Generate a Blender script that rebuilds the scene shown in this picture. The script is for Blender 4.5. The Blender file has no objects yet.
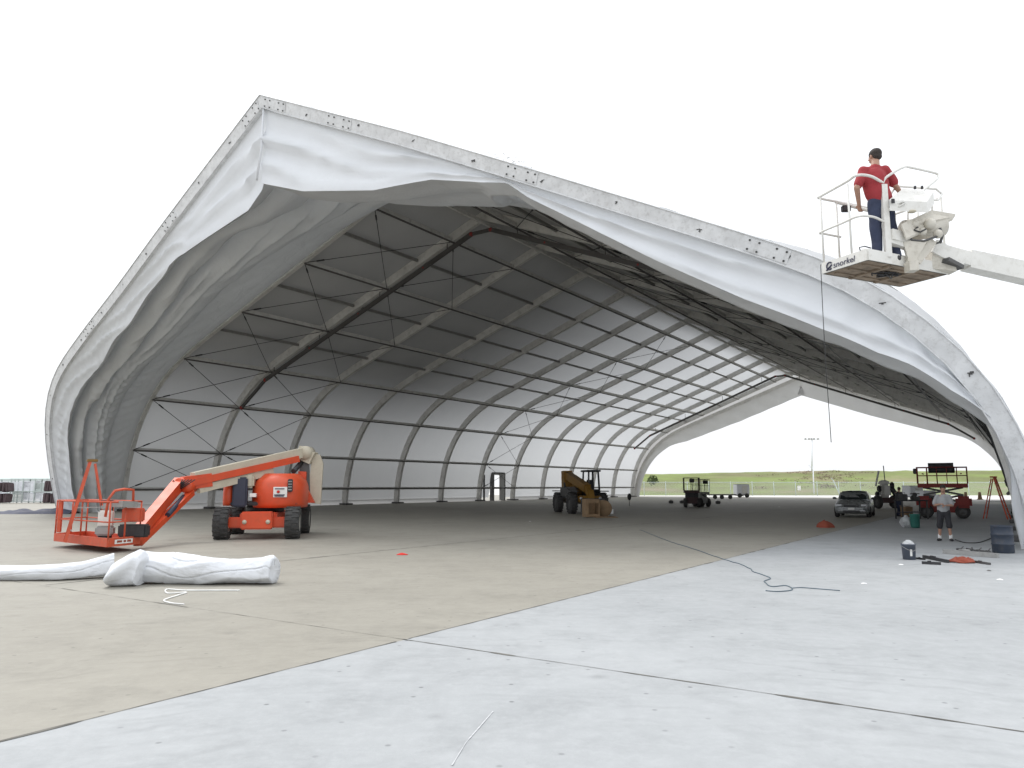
import bpy, bmesh, math, random
import numpy as np
from mathutils import Vector, Matrix, noise
random.seed(7)
sc = bpy.context.scene
col = sc.collection
R = math.radians
V = Vector

# ------------------------------------------------------------------ camera
F, CX, CY, HY, CAMH = 750.0, 512.0, 384.0, 486.0, 1.7
PIT = math.atan((HY - CY) / F)
cp, sp = math.cos(PIT), math.sin(PIT)
cam = bpy.data.cameras.new('camera'); camo = bpy.data.objects.new('camera', cam); col.objects.link(camo)
cam.sensor_width = 36; cam.lens = F / 1024 * 36; cam.clip_start = .1; cam.clip_end = 6000
camo.location = (0, 0, CAMH); camo.rotation_euler = (R(90) + PIT, 0, 0)
sc.camera = camo

def ray(x, y):
    X = x - CX; U = CY - y
    return V((X, F * cp - U * sp, F * sp + U * cp))
def G(x, y, z=0.0):                       # point of the picture on a level z
    r = ray(x, y); return V((0, 0, CAMH)) + r * ((z - CAMH) / r.z)
def W(x, y, Y):                           # point of the picture at a distance Y
    r = ray(x, y); return V((0, 0, CAMH)) + r * (Y / r.y)

# ------------------------------------------------------------------ mesh builder
class Frame:
    def __init__(s, o=(0, 0, 0), rz=0.0):
        s.m = Matrix.Translation(V(o)) @ Matrix.Rotation(rz, 4, 'Z')
    def __call__(s, x, y, z): return s.m @ V((x, y, z))
    def rot(s): return s.m.to_3x3()

class MB:
    def __init__(s): s.v = []; s.f = []; s.sm = []; s.mi = []; s.cur = 0
    def add(s, vs, fs, smooth=False):
        o = len(s.v); s.v += [V(v) for v in vs]
        for f in fs: s.f.append([i + o for i in f]); s.sm.append(smooth); s.mi.append(s.cur)
        return s
    def box(s, F_, c, d, bev=0.0, tilt=None):
        x, y, z = d[0] / 2, d[1] / 2, d[2] / 2
        bm = bmesh.new(); bmesh.ops.create_cube(bm, size=1)
        for v in bm.verts: v.co = V((v.co.x * d[0], v.co.y * d[1], v.co.z * d[2]))
        if bev > 0: bmesh.ops.bevel(bm, geom=bm.edges[:], offset=min(bev, min(d) * .45), segments=2, affect='EDGES')
        bm.verts.index_update(); m = (F_.m if F_ else Matrix.Identity(4))
        t = Matrix.Translation(V(c))
        if tilt is not None: t = t @ tilt.to_4x4()
        s.add([m @ t @ v.co for v in bm.verts], [[v.index for v in f.verts] for f in bm.faces]); bm.free(); return s
    def bar(s, a, b, w, h, up=V((0, 0, 1)), w2=None, h2=None):
        a, b = V(a), V(b); d = (b - a).normalized(); u = V(up)
        sx = d.cross(u)
        if sx.length < 1e-4: sx = d.cross(V((0, 1, 0)))
        sx.normalize(); uu = sx.cross(d).normalized()
        w2 = w if w2 is None else w2; h2 = h if h2 is None else h2
        vs = []
        for p, ww, hh in ((a, w, h), (b, w2, h2)):
            for i, j in ((-1, -1), (1, -1), (1, 1), (-1, 1)): vs.append(p + sx * i * ww / 2 + uu * j * hh / 2)
        return s.add(vs, [(3, 2, 1, 0), (4, 5, 6, 7), (0, 1, 5, 4), (1, 2, 6, 5), (2, 3, 7, 6), (3, 0, 4, 7)])
    def tube(s, pts, r, n=8, closed=False, caps=True, r2=None):
        pts = [V(p) for p in pts]; N = len(pts); vs = []; fs = []; pu = None
        for i, p in enumerate(pts):
            if closed: d = pts[(i + 1) % N] - pts[i - 1]
            else: d = pts[min(i + 1, N - 1)] - pts[max(i - 1, 0)]
            if d.length < 1e-9: d = V((0, 0, 1))
            d.normalize()
            if pu is None:
                pu = V((0, 0, 1)) if abs(d.z) < .9 else V((1, 0, 0))
            x = d.cross(pu)
            if x.length < 1e-6: x = d.cross(V((0, 1, 0)))
            x.normalize(); u = x.cross(d).normalized(); pu = u
            rr = r[i] if isinstance(r, (list, tuple)) else r
            for k in range(n):
                a = 2 * math.pi * k / n; vs.append(p + x * math.cos(a) * rr + u * math.sin(a) * rr)
        for i in range(N if closed else N - 1):
            j = (i + 1) % N
            for k in range(n): fs.append((i * n + k, i * n + (k + 1) % n, j * n + (k + 1) % n, j * n + k))
        s.add(vs, fs, True)
        if caps and not closed:
            o = len(s.v) - len(vs)
            s.f.append([o + k for k in range(n)][::-1]); s.sm.append(False); s.mi.append(s.cur)
            s.f.append([o + (N - 1) * n + k for k in range(n)]); s.sm.append(False); s.mi.append(s.cur)
        return s
    def lathe(s, base, axis, prof, n=24, smooth=True):   # prof [(r, h)]
        base = V(base); ax = V(axis).normalized(); x = ax.cross(V((0, 0, 1)))
        if x.length < 1e-4: x = V((1, 0, 0))
        x.normalize(); y = ax.cross(x); vs = []; fs = []
        for r, h in prof:
            for k in range(n):
                a = 2 * math.pi * k / n; vs.append(base + ax * h + (x * math.cos(a) + y * math.sin(a)) * max(r, 1e-4))
        for i in range(len(prof) - 1):
            for k in range(n): fs.append((i * n + k, i * n + (k + 1) % n, (i + 1) * n + (k + 1) % n, (i + 1) * n + k))
        return s.add(vs, fs, smooth)
    def grid(s, rows, smooth=True, close=False, thick=0):
        n = len(rows[0]); vs = [p for r in rows for p in r]; fs = []
        for i in range(len(rows) - 1):
            for k in range(n - 1 + (1 if close else 0)):
                fs.append((i * n + k, i * n + (k + 1) % n, (i + 1) * n + (k + 1) % n, (i + 1) * n + k))
        return s.add(vs, fs, smooth)
    def sphere(s, c, r, sc3=(1, 1, 1), n=12, rot=None):
        c = V(c); vs = []; fs = []
        for i in range(n + 1):
            th = math.pi * i / n
            for k in range(n * 2):
                a = math.pi * k / n
                p = V((math.sin(th) * math.cos(a) * sc3[0], math.sin(th) * math.sin(a) * sc3[1], math.cos(th) * sc3[2])) * r
                if rot is not None: p = rot @ p
                vs.append(c + p)
        m = n * 2
        for i in range(n):
            for k in range(m): fs.append((i * m + k, (i + 1) * m + k, (i + 1) * m + (k + 1) % m, i * m + (k + 1) % m))
        return s.add(vs, fs, True)
    def prism(s, F_, poly, y0, y1):        # polygon in the frame's x,z plane, thickness along y
        n = len(poly); vs = [F_(x, y0, z) for x, z in poly] + [F_(x, y1, z) for x, z in poly]
        fs = [list(range(n)), list(range(n, 2 * n))[::-1]] + [(i, i + n, (i + 1) % n + n, (i + 1) % n) for i in range(n)]
        return s.add(vs, fs)
    def build(s, name, m, parent=None, weld=True):
        me = bpy.data.meshes.new(name); inv = parent['_inv_'] if False else (INV[parent.name] if parent else Matrix.Identity(4))
        me.from_pydata([inv @ v for v in s.v], [], s.f); me.validate()
        if len(me.polygons) == len(s.sm):
            me.polygons.foreach_set('use_smooth', s.sm); me.polygons.foreach_set('material_index', s.mi)
        bm = bmesh.new(); bm.from_mesh(me)
        if weld: bmesh.ops.remove_doubles(bm, verts=bm.verts, dist=1e-5)
        bmesh.ops.recalc_face_normals(bm, faces=bm.faces); bm.to_mesh(me); bm.free(); me.update()
        [me.materials.append(q) for q in (m if isinstance(m, (list, tuple)) else [m])]
        o = bpy.data.objects.new(name, me); col.objects.link(o)
        if parent: o.parent = parent; INV[o.name] = INV[parent.name]
        else: INV[o.name] = Matrix.Identity(4)
        return o
INV = {}
def tag(o, label=None, cat=None, group=None, kind=None):
    if label: o['label'] = label
    if cat: o['category'] = cat
    if group: o['group'] = group
    if kind: o['kind'] = kind
    return o
def thing(name, loc, label, cat, group=None, rz=0.0):
    o = bpy.data.objects.new(name, None); col.objects.link(o); o.empty_display_size = .2
    o.location = loc; o.rotation_euler = (0, 0, rz)
    INV[o.name] = (Matrix.Translation(V(loc)) @ Matrix.Rotation(rz, 4, 'Z')).inverted()
    return tag(o, label, cat, group)
def top(mb, name, m, loc, label=None, cat=None, group=None, kind=None, weld=True):   # one-mesh thing with its origin at its base
    loc = V(loc); n = MB(); n.v = [v - loc for v in mb.v]; n.f = mb.f; n.sm = mb.sm; n.mi = mb.mi
    o = n.build(name, m, None, weld); o.location = loc
    INV[o.name] = Matrix.Translation(loc).inverted()
    return tag(o, label, cat, group, kind)

# ------------------------------------------------------------------ materials
def newmat(name):
    m = bpy.data.materials.new(name); m.use_nodes = True; nt = m.node_tree
    return m, nt, nt.nodes['Principled BSDF']
def mat(name, c, rough=.5, metal=0.0, var=.12, scale=3.0, bump=.0, bscale=40, dirt=0.0, dirtc=(.12, .1, .08), spec=.5):
    m, nt, b = newmat(name); N = nt.nodes; L = nt.links
    tc = N.new('ShaderNodeTexCoord'); n1 = N.new('ShaderNodeTexNoise'); n1.inputs['Scale'].default_value = scale; n1.inputs['Detail'].default_value = 8
    L.new(tc.outputs['Object'], n1.inputs['Vector'])
    rp = N.new('ShaderNodeMapRange'); rp.inputs[1].default_value = .3; rp.inputs[2].default_value = .7
    rp.inputs[3].default_value = 1 - var; rp.inputs[4].default_value = 1 + var; L.new(n1.outputs[0], rp.inputs[0])
    mx = N.new('ShaderNodeVectorMath'); mx.operation = 'SCALE'; mx.inputs[0].default_value = c[:3]; L.new(rp.outputs[0], mx.inputs['Scale'])
    out = mx.outputs[0]
    if dirt > 0:
        n2 = N.new('ShaderNodeTexNoise'); n2.inputs['Scale'].default_value = scale * 2.7; n2.inputs['Detail'].default_value = 10; n2.inputs['Roughness'].default_value = .7
        L.new(tc.outputs['Object'], n2.inputs['Vector'])
        r2 = N.new('ShaderNodeMapRange'); r2.inputs[1].default_value = .5; r2.inputs[2].default_value = .68; r2.inputs[3].default_value = 0; r2.inputs[4].default_value = dirt
        L.new(n2.outputs[0], r2.inputs[0]); mm = N.new('ShaderNodeMix'); mm.data_type = 'RGBA'
        L.new(r2.outputs[0], mm.inputs[0]); L.new(out, mm.inputs[6]); mm.inputs[7].default_value = (*dirtc, 1); out = mm.outputs[2]
    L.new(out, b.inputs['Base Color'])
    b.inputs['Metallic'].default_value = metal; b.inputs['Specular IOR Level'].default_value = spec
    rr = N.new('ShaderNodeMapRange'); rr.inputs[3].default_value = max(.05, rough - .1); rr.inputs[4].default_value = min(1, rough + .12)
    L.new(n1.outputs[0], rr.inputs[0]); L.new(rr.outputs[0], b.inputs['Roughness'])
    if bump > 0:
        n3 = N.new('ShaderNodeTexNoise'); n3.inputs['Scale'].default_value = bscale; n3.inputs['Detail'].default_value = 4
        L.new(tc.outputs['Object'], n3.inputs['Vector']); bp = N.new('ShaderNodeBump'); bp.inputs['Strength'].default_value = bump
        bp.inputs['Distance'].default_value = .02; L.new(n3.outputs[0], bp.inputs['Height']); L.new(bp.outputs[0], b.inputs['Normal'])
    return m
def fabric(name, c, trans, tc_=None, wr=.25, wscale=.8, rough=.75, var=.05, stretch=(1, 1, 1)):
    m, nt, b = newmat(name); N = nt.nodes; L = nt.links
    tc = N.new('ShaderNodeTexCoord'); mp = N.new('ShaderNodeMapping'); mp.inputs['Scale'].default_value = stretch
    L.new(tc.outputs['Object'], mp.inputs[0])
    n1 = N.new('ShaderNodeTexNoise'); n1.inputs['Scale'].default_value = wscale; n1.inputs['Detail'].default_value = 5; n1.inputs['Distortion'].default_value = .6
    L.new(mp.outputs[0], n1.inputs['Vector'])
    bp = N.new('ShaderNodeBump'); bp.inputs['Strength'].default_value = wr; bp.inputs['Distance'].default_value = .5; L.new(n1.outputs[0], bp.inputs['Height'])
    n2 = N.new('ShaderNodeTexNoise'); n2.inputs['Scale'].default_value = .35; n2.inputs['Detail'].default_value = 7; L.new(tc.outputs['Object'], n2.inputs['Vector'])
    rp = N.new('ShaderNodeMapRange'); rp.inputs[1].default_value = .3; rp.inputs[2].default_value = .7; rp.inputs[3].default_value = 1 - var; rp.inputs[4].default_value = 1 + var
    L.new(n2.outputs[0], rp.inputs[0]); mx = N.new('ShaderNodeVectorMath'); mx.operation = 'SCALE'; mx.inputs[0].default_value = c; L.new(rp.outputs[0], mx.inputs['Scale'])
    L.new(mx.outputs[0], b.inputs['Base Color']); b.inputs['Roughness'].default_value = rough; b.inputs['Specular IOR Level'].default_value = .3
    L.new(bp.outputs[0], b.inputs['Normal'])
    t = N.new('ShaderNodeBsdfTranslucent'); t.inputs[0].default_value = (*(tc_ or c), 1)
    ms = N.new('ShaderNodeMixShader'); ms.inputs[0].default_value = trans
    L.new(b.outputs[0], ms.inputs[1]); L.new(t.outputs[0], ms.inputs[2]); L.new(ms.outputs[0], N['Material Output'].inputs[0])
    return m
def concrete(name, c1, c2, spots, tracks=.10):
    m, nt, b = newmat(name); N = nt.nodes; L = nt.links
    tc = N.new('ShaderNodeTexCoord')
    def nz(s, d=6, r=.55, dist=0):
        n = N.new('ShaderNodeTexNoise'); n.inputs['Scale'].default_value = s; n.inputs['Detail'].default_value = d; n.inputs['Roughness'].default_value = r
        n.inputs['Distortion'].default_value = dist; L.new(tc.outputs['Object'], n.inputs['Vector']); return n.outputs[0]
    def mr(i, a, b_, c, d):
        r = N.new('ShaderNodeMapRange'); r.inputs[1].default_value = a; r.inputs[2].default_value = b_; r.inputs[3].default_value = c; r.inputs[4].default_value = d
        L.new(i, r.inputs[0]); return r.outputs[0]
    def mix(f, a, b_, t='MIX'):
        x = N.new('ShaderNodeMix'); x.data_type = 'RGBA'; x.blend_type = t
        (L.new(f, x.inputs[0]) if not isinstance(f, float) else setattr(x.inputs[0], 'default_value', f))
        for k, q in ((6, a), (7, b_)):
            if isinstance(q, tuple): x.inputs[k].default_value = (*q, 1)
            else: L.new(q, x.inputs[k])
        return x.outputs[2]
    c = mix(mr(nz(.18, 8, .6), .35, .65, 0, 1), c1, c2)
    c = mix(mr(nz(1.3, 10, .65, .4), .46, .72, 0, .5), c, tuple(v * .74 for v in c1))
    c = mix(mr(nz(6, 12, .8), .45, .62, 0, .3), c, tuple(min(1, v * 1.18) for v in c2))
    # pits and oil drops
    vo = N.new('ShaderNodeTexVoronoi'); vo.voronoi_dimensions = '2D'; vo.inputs['Scale'].default_value = 2.6; L.new(tc.outputs['Object'], vo.inputs['Vector'])
    sel = N.new('ShaderNodeMath'); sel.operation = 'MULTIPLY'; sx_ = N.new('ShaderNodeSeparateColor'); L.new(vo.outputs['Color'], sx_.inputs[0])
    L.new(mr(vo.outputs['Distance'], .03, .07, spots * 1.3, 0), sel.inputs[0]); L.new(mr(sx_.outputs[0], .62, .95, 0, 1), sel.inputs[1])
    c = mix(sel.outputs[0], c, tuple(v * .35 for v in c1))
    c = mix(mr(nz(3.2, 12, .85, .8), .60, .70, 0, .38), c, tuple(v * .62 for v in c1))
    # arcs left by turning tyres
    wv = N.new('ShaderNodeTexWave'); wv.wave_type = 'RINGS'; wv.rings_direction = 'Z'; wv.inputs['Scale'].default_value = 1.1; wv.inputs['Distortion'].default_value = 9; wv.inputs['Detail'].default_value = 4; wv.inputs['Detail Scale'].default_value = .7
    L.new(tc.outputs['Object'], wv.inputs['Vector']); tw_ = N.new('ShaderNodeMath'); tw_.operation = 'MULTIPLY'
    L.new(mr(wv.outputs['Fac'], .72, 1.0, 0, .22), tw_.inputs[0]); L.new(mr(nz(.45, 7, .7, .3),   .50, .60, 0, 1), tw_.inputs[1]); c = mix(tw_.outputs[0], c, tuple(v * .66 for v in c1))
    v2 = N.new('ShaderNodeTexVoronoi'); v2.voronoi_dimensions = '2D'; v2.inputs['Scale'].default_value = .55; L.new(tc.outputs['Object'], v2.inputs['Vector'])
    c = mix(mr(v2.outputs['Distance'], .0, .06, spots * .5, 0), c, tuple(v * .4 for v in c1))
    # broom / tyre scuffs
    mp = N.new('ShaderNodeMapping'); mp.inputs['Rotation'].default_value = (0, 0, R(34)); mp.inputs['Scale'].default_value = (.9, 3, 1)
    L.new(tc.outputs['Object'], mp.inputs[0]); wn = N.new('ShaderNodeTexNoise'); wn.inputs['Scale'].default_value = 1.0; wn.inputs['Detail'].default_value = 9; wn.inputs['Distortion'].default_value = 1.2
    L.new(mp.outputs[0], wn.inputs['Vector']); c = mix(mr(wn.outputs[0], .52, .72, 0, tracks * 3), c, tuple(v * .7 for v in c1))
    L.new(c, b.inputs['Base Color']); b.inputs['Roughness'].default_value = .62; b.inputs['Specular IOR Level'].default_value = .4
    bp = N.new('ShaderNodeBump'); bp.inputs['Strength'].default_value = .25; bp.inputs['Distance'].default_value = .01; L.new(nz(25, 8, .7), bp.inputs['Height']); L.new(bp.outputs[0], b.inputs['Normal'])
    return m

M_tan = concrete('tan_concrete', (.265, .25, .213), (.31, .294, .252), .45, .05)
M_grey = concrete('grey_concrete', (.315, .328, .335), (.382, .395, .402), .55, .05)
M_apron = concrete('pale_apron', (.56, .55, .52), (.62, .61, .58), .3)
M_joint = mat('joint_tar', (.13, .125, .11), .9, var=.4, scale=4)
M_alu = mat('brushed_aluminium', (.70, .71, .72), .55, .05, var=.10, scale=2.5, dirt=.35, dirtc=(.3, .29, .27))
M_alud = mat('dull_aluminium', (.60, .59, .56), .6, .05, var=.1, scale=1.0, dirt=.3, dirtc=(.16, .15, .13))
M_bolt = mat('dark_bolt_steel', (.05, .05, .05), .6)
M_cable = mat('black_cable', (.03, .03, .03), .6)
M_grid = mat('dark_purlin', (.09, .085, .08), .6, .2)
M_pur = mat('grey_purlin', (.24, .235, .22), .6, .1)
M_fabw = fabric('white_fabric', (.74, .76, .785), .10, wr=.12, wscale=.9)
M_fabl = fabric('roof_fabric', (.39, .388, .38), .06, (.8, .82, .84), wr=.12, wscale=.6)
def paint_cloth_light(m):      # light gradient painted into translucency: brighter far end and low walls, dimmer right slope
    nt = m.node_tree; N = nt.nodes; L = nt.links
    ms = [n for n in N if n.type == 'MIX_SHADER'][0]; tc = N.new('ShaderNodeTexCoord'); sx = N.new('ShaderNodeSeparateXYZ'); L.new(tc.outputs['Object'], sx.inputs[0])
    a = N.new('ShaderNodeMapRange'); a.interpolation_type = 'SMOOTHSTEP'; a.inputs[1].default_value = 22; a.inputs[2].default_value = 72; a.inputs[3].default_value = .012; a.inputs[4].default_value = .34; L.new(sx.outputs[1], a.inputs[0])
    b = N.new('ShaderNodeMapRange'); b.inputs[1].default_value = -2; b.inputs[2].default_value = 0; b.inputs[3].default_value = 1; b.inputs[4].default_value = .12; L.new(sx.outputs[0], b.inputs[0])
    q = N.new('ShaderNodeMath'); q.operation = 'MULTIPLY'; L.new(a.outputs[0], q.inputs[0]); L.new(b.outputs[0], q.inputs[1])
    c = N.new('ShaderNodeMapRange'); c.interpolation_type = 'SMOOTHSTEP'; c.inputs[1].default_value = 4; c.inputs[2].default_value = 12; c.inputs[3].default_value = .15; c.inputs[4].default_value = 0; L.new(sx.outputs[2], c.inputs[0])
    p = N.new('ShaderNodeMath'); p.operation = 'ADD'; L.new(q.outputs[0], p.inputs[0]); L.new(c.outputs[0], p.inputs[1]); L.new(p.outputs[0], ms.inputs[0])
paint_cloth_light(M_fabl); M_fabt = M_fabl
M_rear = fabric('rear_fabric', (.6, .6, .6), .25, (.8, .8, .8), wr=.2)
M_bay = fabric('front_bay_fabric', (.62, .63, .64), .32, (.92, .94, .96), wr=.12, wscale=.6)
M_drape = fabric('draped_fabric', (.56, .565, .56), .09, (.86, .90, .94), wr=.22, wscale=1.0, stretch=(1, 1, .8))
M_skirt = fabric('clear_skirt', (.7, .7, .7), .22, (.9, .9, .9), wr=.1)
M_roll = fabric('rolled_vinyl', (.74, .76, .79), .02, wr=.16, wscale=2.6, stretch=(.7, 1.6, 1.6))
M_or = mat('orange_paint', (.62, .075, .022), .42, var=.1, scale=2, dirt=.25, dirtc=(.35, .09, .04))
M_ord = mat('worn_orange_paint', (.55, .085, .035), .55, var=.15, scale=4, dirt=.45, dirtc=(.30, .16, .11))
M_cream = mat('cream_paint', (.50, .46, .36), .45, var=.07, dirt=.3, dirtc=(.32, .27, .19))
M_ivory = mat('ivory_paint', (.60, .57, .50), .5, var=.08, scale=5, dirt=.4, dirtc=(.30, .26, .20))
M_tyre = mat('tyre_rubber', (.045, .045, .045), .85, var=.25, scale=9, bump=.4, bscale=60, dirt=.5, dirtc=(.13, .12, .10))
M_rim = mat('rim_steel', (.62, .60, .55), .4, .2)
M_blk = mat('black_plastic', (.025, .025, .028), .5, dirt=.3, dirtc=(.09, .085, .08))
M_navy = mat('navy_grille', (.03, .035, .06), .5)
M_wht = mat('white_paint', (.74, .73, .69), .45, var=.05, scale=3, dirt=.35, dirtc=(.45, .42, .36))
M_gry = mat('grey_metal', (.36, .36, .35), .5, .3, dirt=.3)
M_under = mat('weathered_plywood', (.27, .21, .155), .85, var=.3, scale=2.2, bump=.3, dirt=.7, dirtc=(.09, .07, .05))
M_yel = mat('yellow_machine_paint', (.22, .115, .015), .5, var=.15, dirt=.5, dirtc=(.16, .09, .03))
M_red = mat('dark_red_paint', (.24, .025, .02), .5, dirt=.3, dirtc=(.12, .03, .02))
M_dred = mat('near_black_red_paint', (.06, .03, .03), .6)  # much darker, even variant of the dark red paint
M_steel = mat('dark_steel', (.10, .10, .10), .5, .4, dirt=.3)
M_wood = mat('raw_wood', (.28, .19, .11), .8, var=.2, scale=3, dirt=.3, dirtc=(.25, .15, .08))
M_glass = mat('dark_glass', (.02, .028, .03), .08, 0, var=.02, spec=.8)
M_silver = mat('silver_car_paint', (.32, .335, .34), .28, .5, var=.02)
M_lamp = mat('headlamp_glass', (.55, .57, .6), .12, .1, spec=.9)
M_blue = mat('blue_plastic', (.03, .042, .065), .5, dirt=.3)
M_bucket = mat('grey_plastic', (.09, .105, .135), .5)
M_bag = fabric('thin_white_plastic', (.72, .74, .75), .2, wr=.5, wscale=14)
M_green = mat('green_plastic', (.03, .16, .13), .5)
M_tarp = mat('blue_tarp', (.035, .042, .08), .6, var=.2, bump=.5, bscale=3)
M_orangeb = mat('orange_cloth', (.30, .07, .04), .8, bump=.4)
M_redc = mat('red_cloth', (.6, .03, .02), .8)
M_skin = mat('skin', (.42, .24, .17), .55, var=.08, scale=12)
M_hair = mat('dark_hair', (.03, .022, .018), .7, var=.2, scale=50, bump=.5, bscale=120)
M_shirt = mat('red_cotton', (.33, .035, .042), .85, var=.08, scale=7, bump=.35, bscale=12)
M_jean = mat('dark_denim', (.035, .045, .085), .85, var=.15, scale=8, bump=.3, bscale=15)
M_gshirt = mat('grey_cotton', (.36, .37, .38), .85, bump=.3, bscale=12)
M_short = mat('black_cotton', (.03, .03, .035), .85)
M_sock = mat('white_sock', (.8, .8, .8), .9)
M_sticker = mat('white_sticker', (.78, .78, .75), .5)
M_ink = mat('dark_ink', (.04, .04, .08), .6)
M_paletrailer = mat('pale_trailer_paint', (.78, .80, .84), .5, var=.03)
M_bluepanel = mat('blue_panel_paint', (.12, .2, .55), .5)
M_rack = mat('pale_rack_steel', (.52, .58, .56), .6, .1, var=.1)
M_crate = mat('maroon_crate', (.075, .05, .055), .7, var=.2)
M_rope = mat('white_rope', (.8, .8, .78), .8)
M_cord = mat('grey_blue_cord', (.10, .14, .17), .6)
M_chalk = mat('chalk', (.56, .57, .58), .95)
M_foam = mat('pale_litter', (.8, .8, .8), .8)

def mesh_fence():
    m, nt, b = newmat('chain_link'); N = nt.nodes; L = nt.links
    b.inputs['Base Color'].default_value = (.55, .58, .55, 1); b.inputs['Metallic'].default_value = .3; b.inputs['Roughness'].default_value = .5
    tc = N.new('ShaderNodeTexCoord'); n = N.new('ShaderNodeTexNoise'); n.inputs['Scale'].default_value = .6; L.new(tc.outputs['Object'], n.inputs['Vector'])
    r = N.new('ShaderNodeMapRange'); r.inputs[3].default_value = .68; r.inputs[4].default_value = .80; L.new(n.outputs[0], r.inputs[0])
    t = N.new('ShaderNodeBsdfTransparent'); ms = N.new('ShaderNodeMixShader'); L.new(r.outputs[0], ms.inputs[0])
    L.new(b.outputs[0], ms.inputs[1]); L.new(t.outputs[0], ms.inputs[2]); L.new(ms.outputs[0], N['Material Output'].inputs[0])
    return m
M_link = mesh_fence()
def grassmat():
    m, nt, b = newmat('berm_grass'); N = nt.nodes; L = nt.links
    tc = N.new('ShaderNodeTexCoord')
    def nz(s, d=8, r=.6):
        n = N.new('ShaderNodeTexNoise'); n.inputs['Scale'].default_value = s; n.inputs['Detail'].default_value = d; n.inputs['Roughness'].default_value = r
        L.new(tc.outputs['Object'], n.inputs['Vector']); return n.outputs[0]
    cr = N.new('ShaderNodeValToRGB'); cr.color_ramp.elements[0].position = .35; cr.color_ramp.elements[0].color = (.16, .165, .08, 1)
    cr.color_ramp.elements[1].position = .62; cr.color_ramp.elements[1].color = (.20, .25, .085, 1); L.new(nz(.06), cr.inputs[0])
    r2 = N.new('ShaderNodeMapRange'); r2.inputs[1].default_value = .52; r2.inputs[2].default_value = .64; r2.inputs[3].default_value = 0; r2.inputs[4].default_value = .75
    L.new(nz(.035, 10, .65), r2.inputs[0]); mx = N.new('ShaderNodeMix'); mx.data_type = 'RGBA'; L.new(r2.outputs[0], mx.inputs[0]); L.new(cr.outputs[0], mx.inputs[6]); mx.inputs[7].default_value = (.27, .22, .16, 1)
    r3 = N.new('ShaderNodeMapRange'); r3.inputs[3].default_value = .65; r3.inputs[4].default_value = 1.3; L.new(nz(.9, 10, .75), r3.inputs[0])
    vm = N.new('ShaderNodeVectorMath'); vm.operation = 'SCALE'; L.new(mx.outputs[2], vm.inputs[0]); L.new(r3.outputs[0], vm.inputs['Scale'])
    L.new(vm.outputs[0], b.inputs['Base Color']); b.inputs['Roughness'].default_value = .95; b.inputs['Specular IOR Level'].default_value = .1
    return m
M_grass = grassmat()
M_leaf = mat('pale_foliage', (.10, .13, .05), .9, var=.4, scale=.3)
M_brush = mat('dry_brush', (.24, .19, .14), .95, var=.35, scale=.3)

# ------------------------------------------------------------------ world and sun
w = bpy.data.worlds.new('World'); sc.world = w; w.use_nodes = True; nt = w.node_tree
bg = nt.nodes['Background']; sky = nt.nodes.new('ShaderNodeTexSky'); sky.sky_type = 'NISHITA'; sky.sun_disc = False
SUN_EL, SUN_AZ = R(58), R(-35)
sky.sun_elevation = SUN_EL; sky.sun_rotation = SUN_AZ; sky.dust_density = 4; sky.air_density = 1
mx = nt.nodes.new('ShaderNodeMix'); mx.data_type = 'RGBA'; mx.inputs[0].default_value = .9; mx.inputs[7].default_value = (10.3, 10.5, 10.8, 1)
tcw = nt.nodes.new('ShaderNodeTexCoord'); sxw = nt.nodes.new('ShaderNodeSeparateXYZ'); nt.links.new(tcw.outputs['Generated'], sxw.inputs[0])
mrw = nt.nodes.new('ShaderNodeMapRange'); mrw.inputs[1].default_value = 0; mrw.inputs[2].default_value = 1; mrw.inputs[3].default_value = 0; mrw.inputs[4].default_value = 1; nt.links.new(sxw.outputs[2], mrw.inputs[0])
cw = nt.nodes.new('ShaderNodeMix'); cw.data_type = 'RGBA'; cw.inputs[6].default_value = (8.4, 8.55, 8.8, 1); cw.inputs[7].default_value = (15.0, 15.4, 16.0, 1)   # overcast sky: the zenith is brighter than the horizon
nt.links.new(mrw.outputs[0], cw.inputs[0]); nt.links.new(cw.outputs[2], mx.inputs[7]); nt.links.new(sky.outputs[0], mx.inputs[6]); nt.links.new(mx.outputs[2], bg.inputs[0]); bg.inputs[1].default_value = .1
sl = bpy.data.lights.new('sun', 'SUN'); sl.energy = 1.2; sl.angle = R(20); sl.color = (1, .97, .92)
so = bpy.data.objects.new('sun', sl); col.objects.link(so)
sd = V((math.sin(SUN_AZ) * math.cos(SUN_EL), math.cos(SUN_AZ) * math.cos(SUN_EL), math.sin(SUN_EL)))
so.rotation_euler = sd.to_track_quat('Z', 'Y').to_euler()
sc.view_settings.view_transform = 'Standard'; sc.view_settings.look = 'None'; sc.view_settings.gamma = 1
sc.view_settings.exposure = .35
sc.render.engine = 'CYCLES'
sc.cycles.max_bounces = 10; sc.cycles.diffuse_bounces = 7; sc.cycles.transmission_bounces = 8; sc.cycles.transparent_max_bounces = 12

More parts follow.
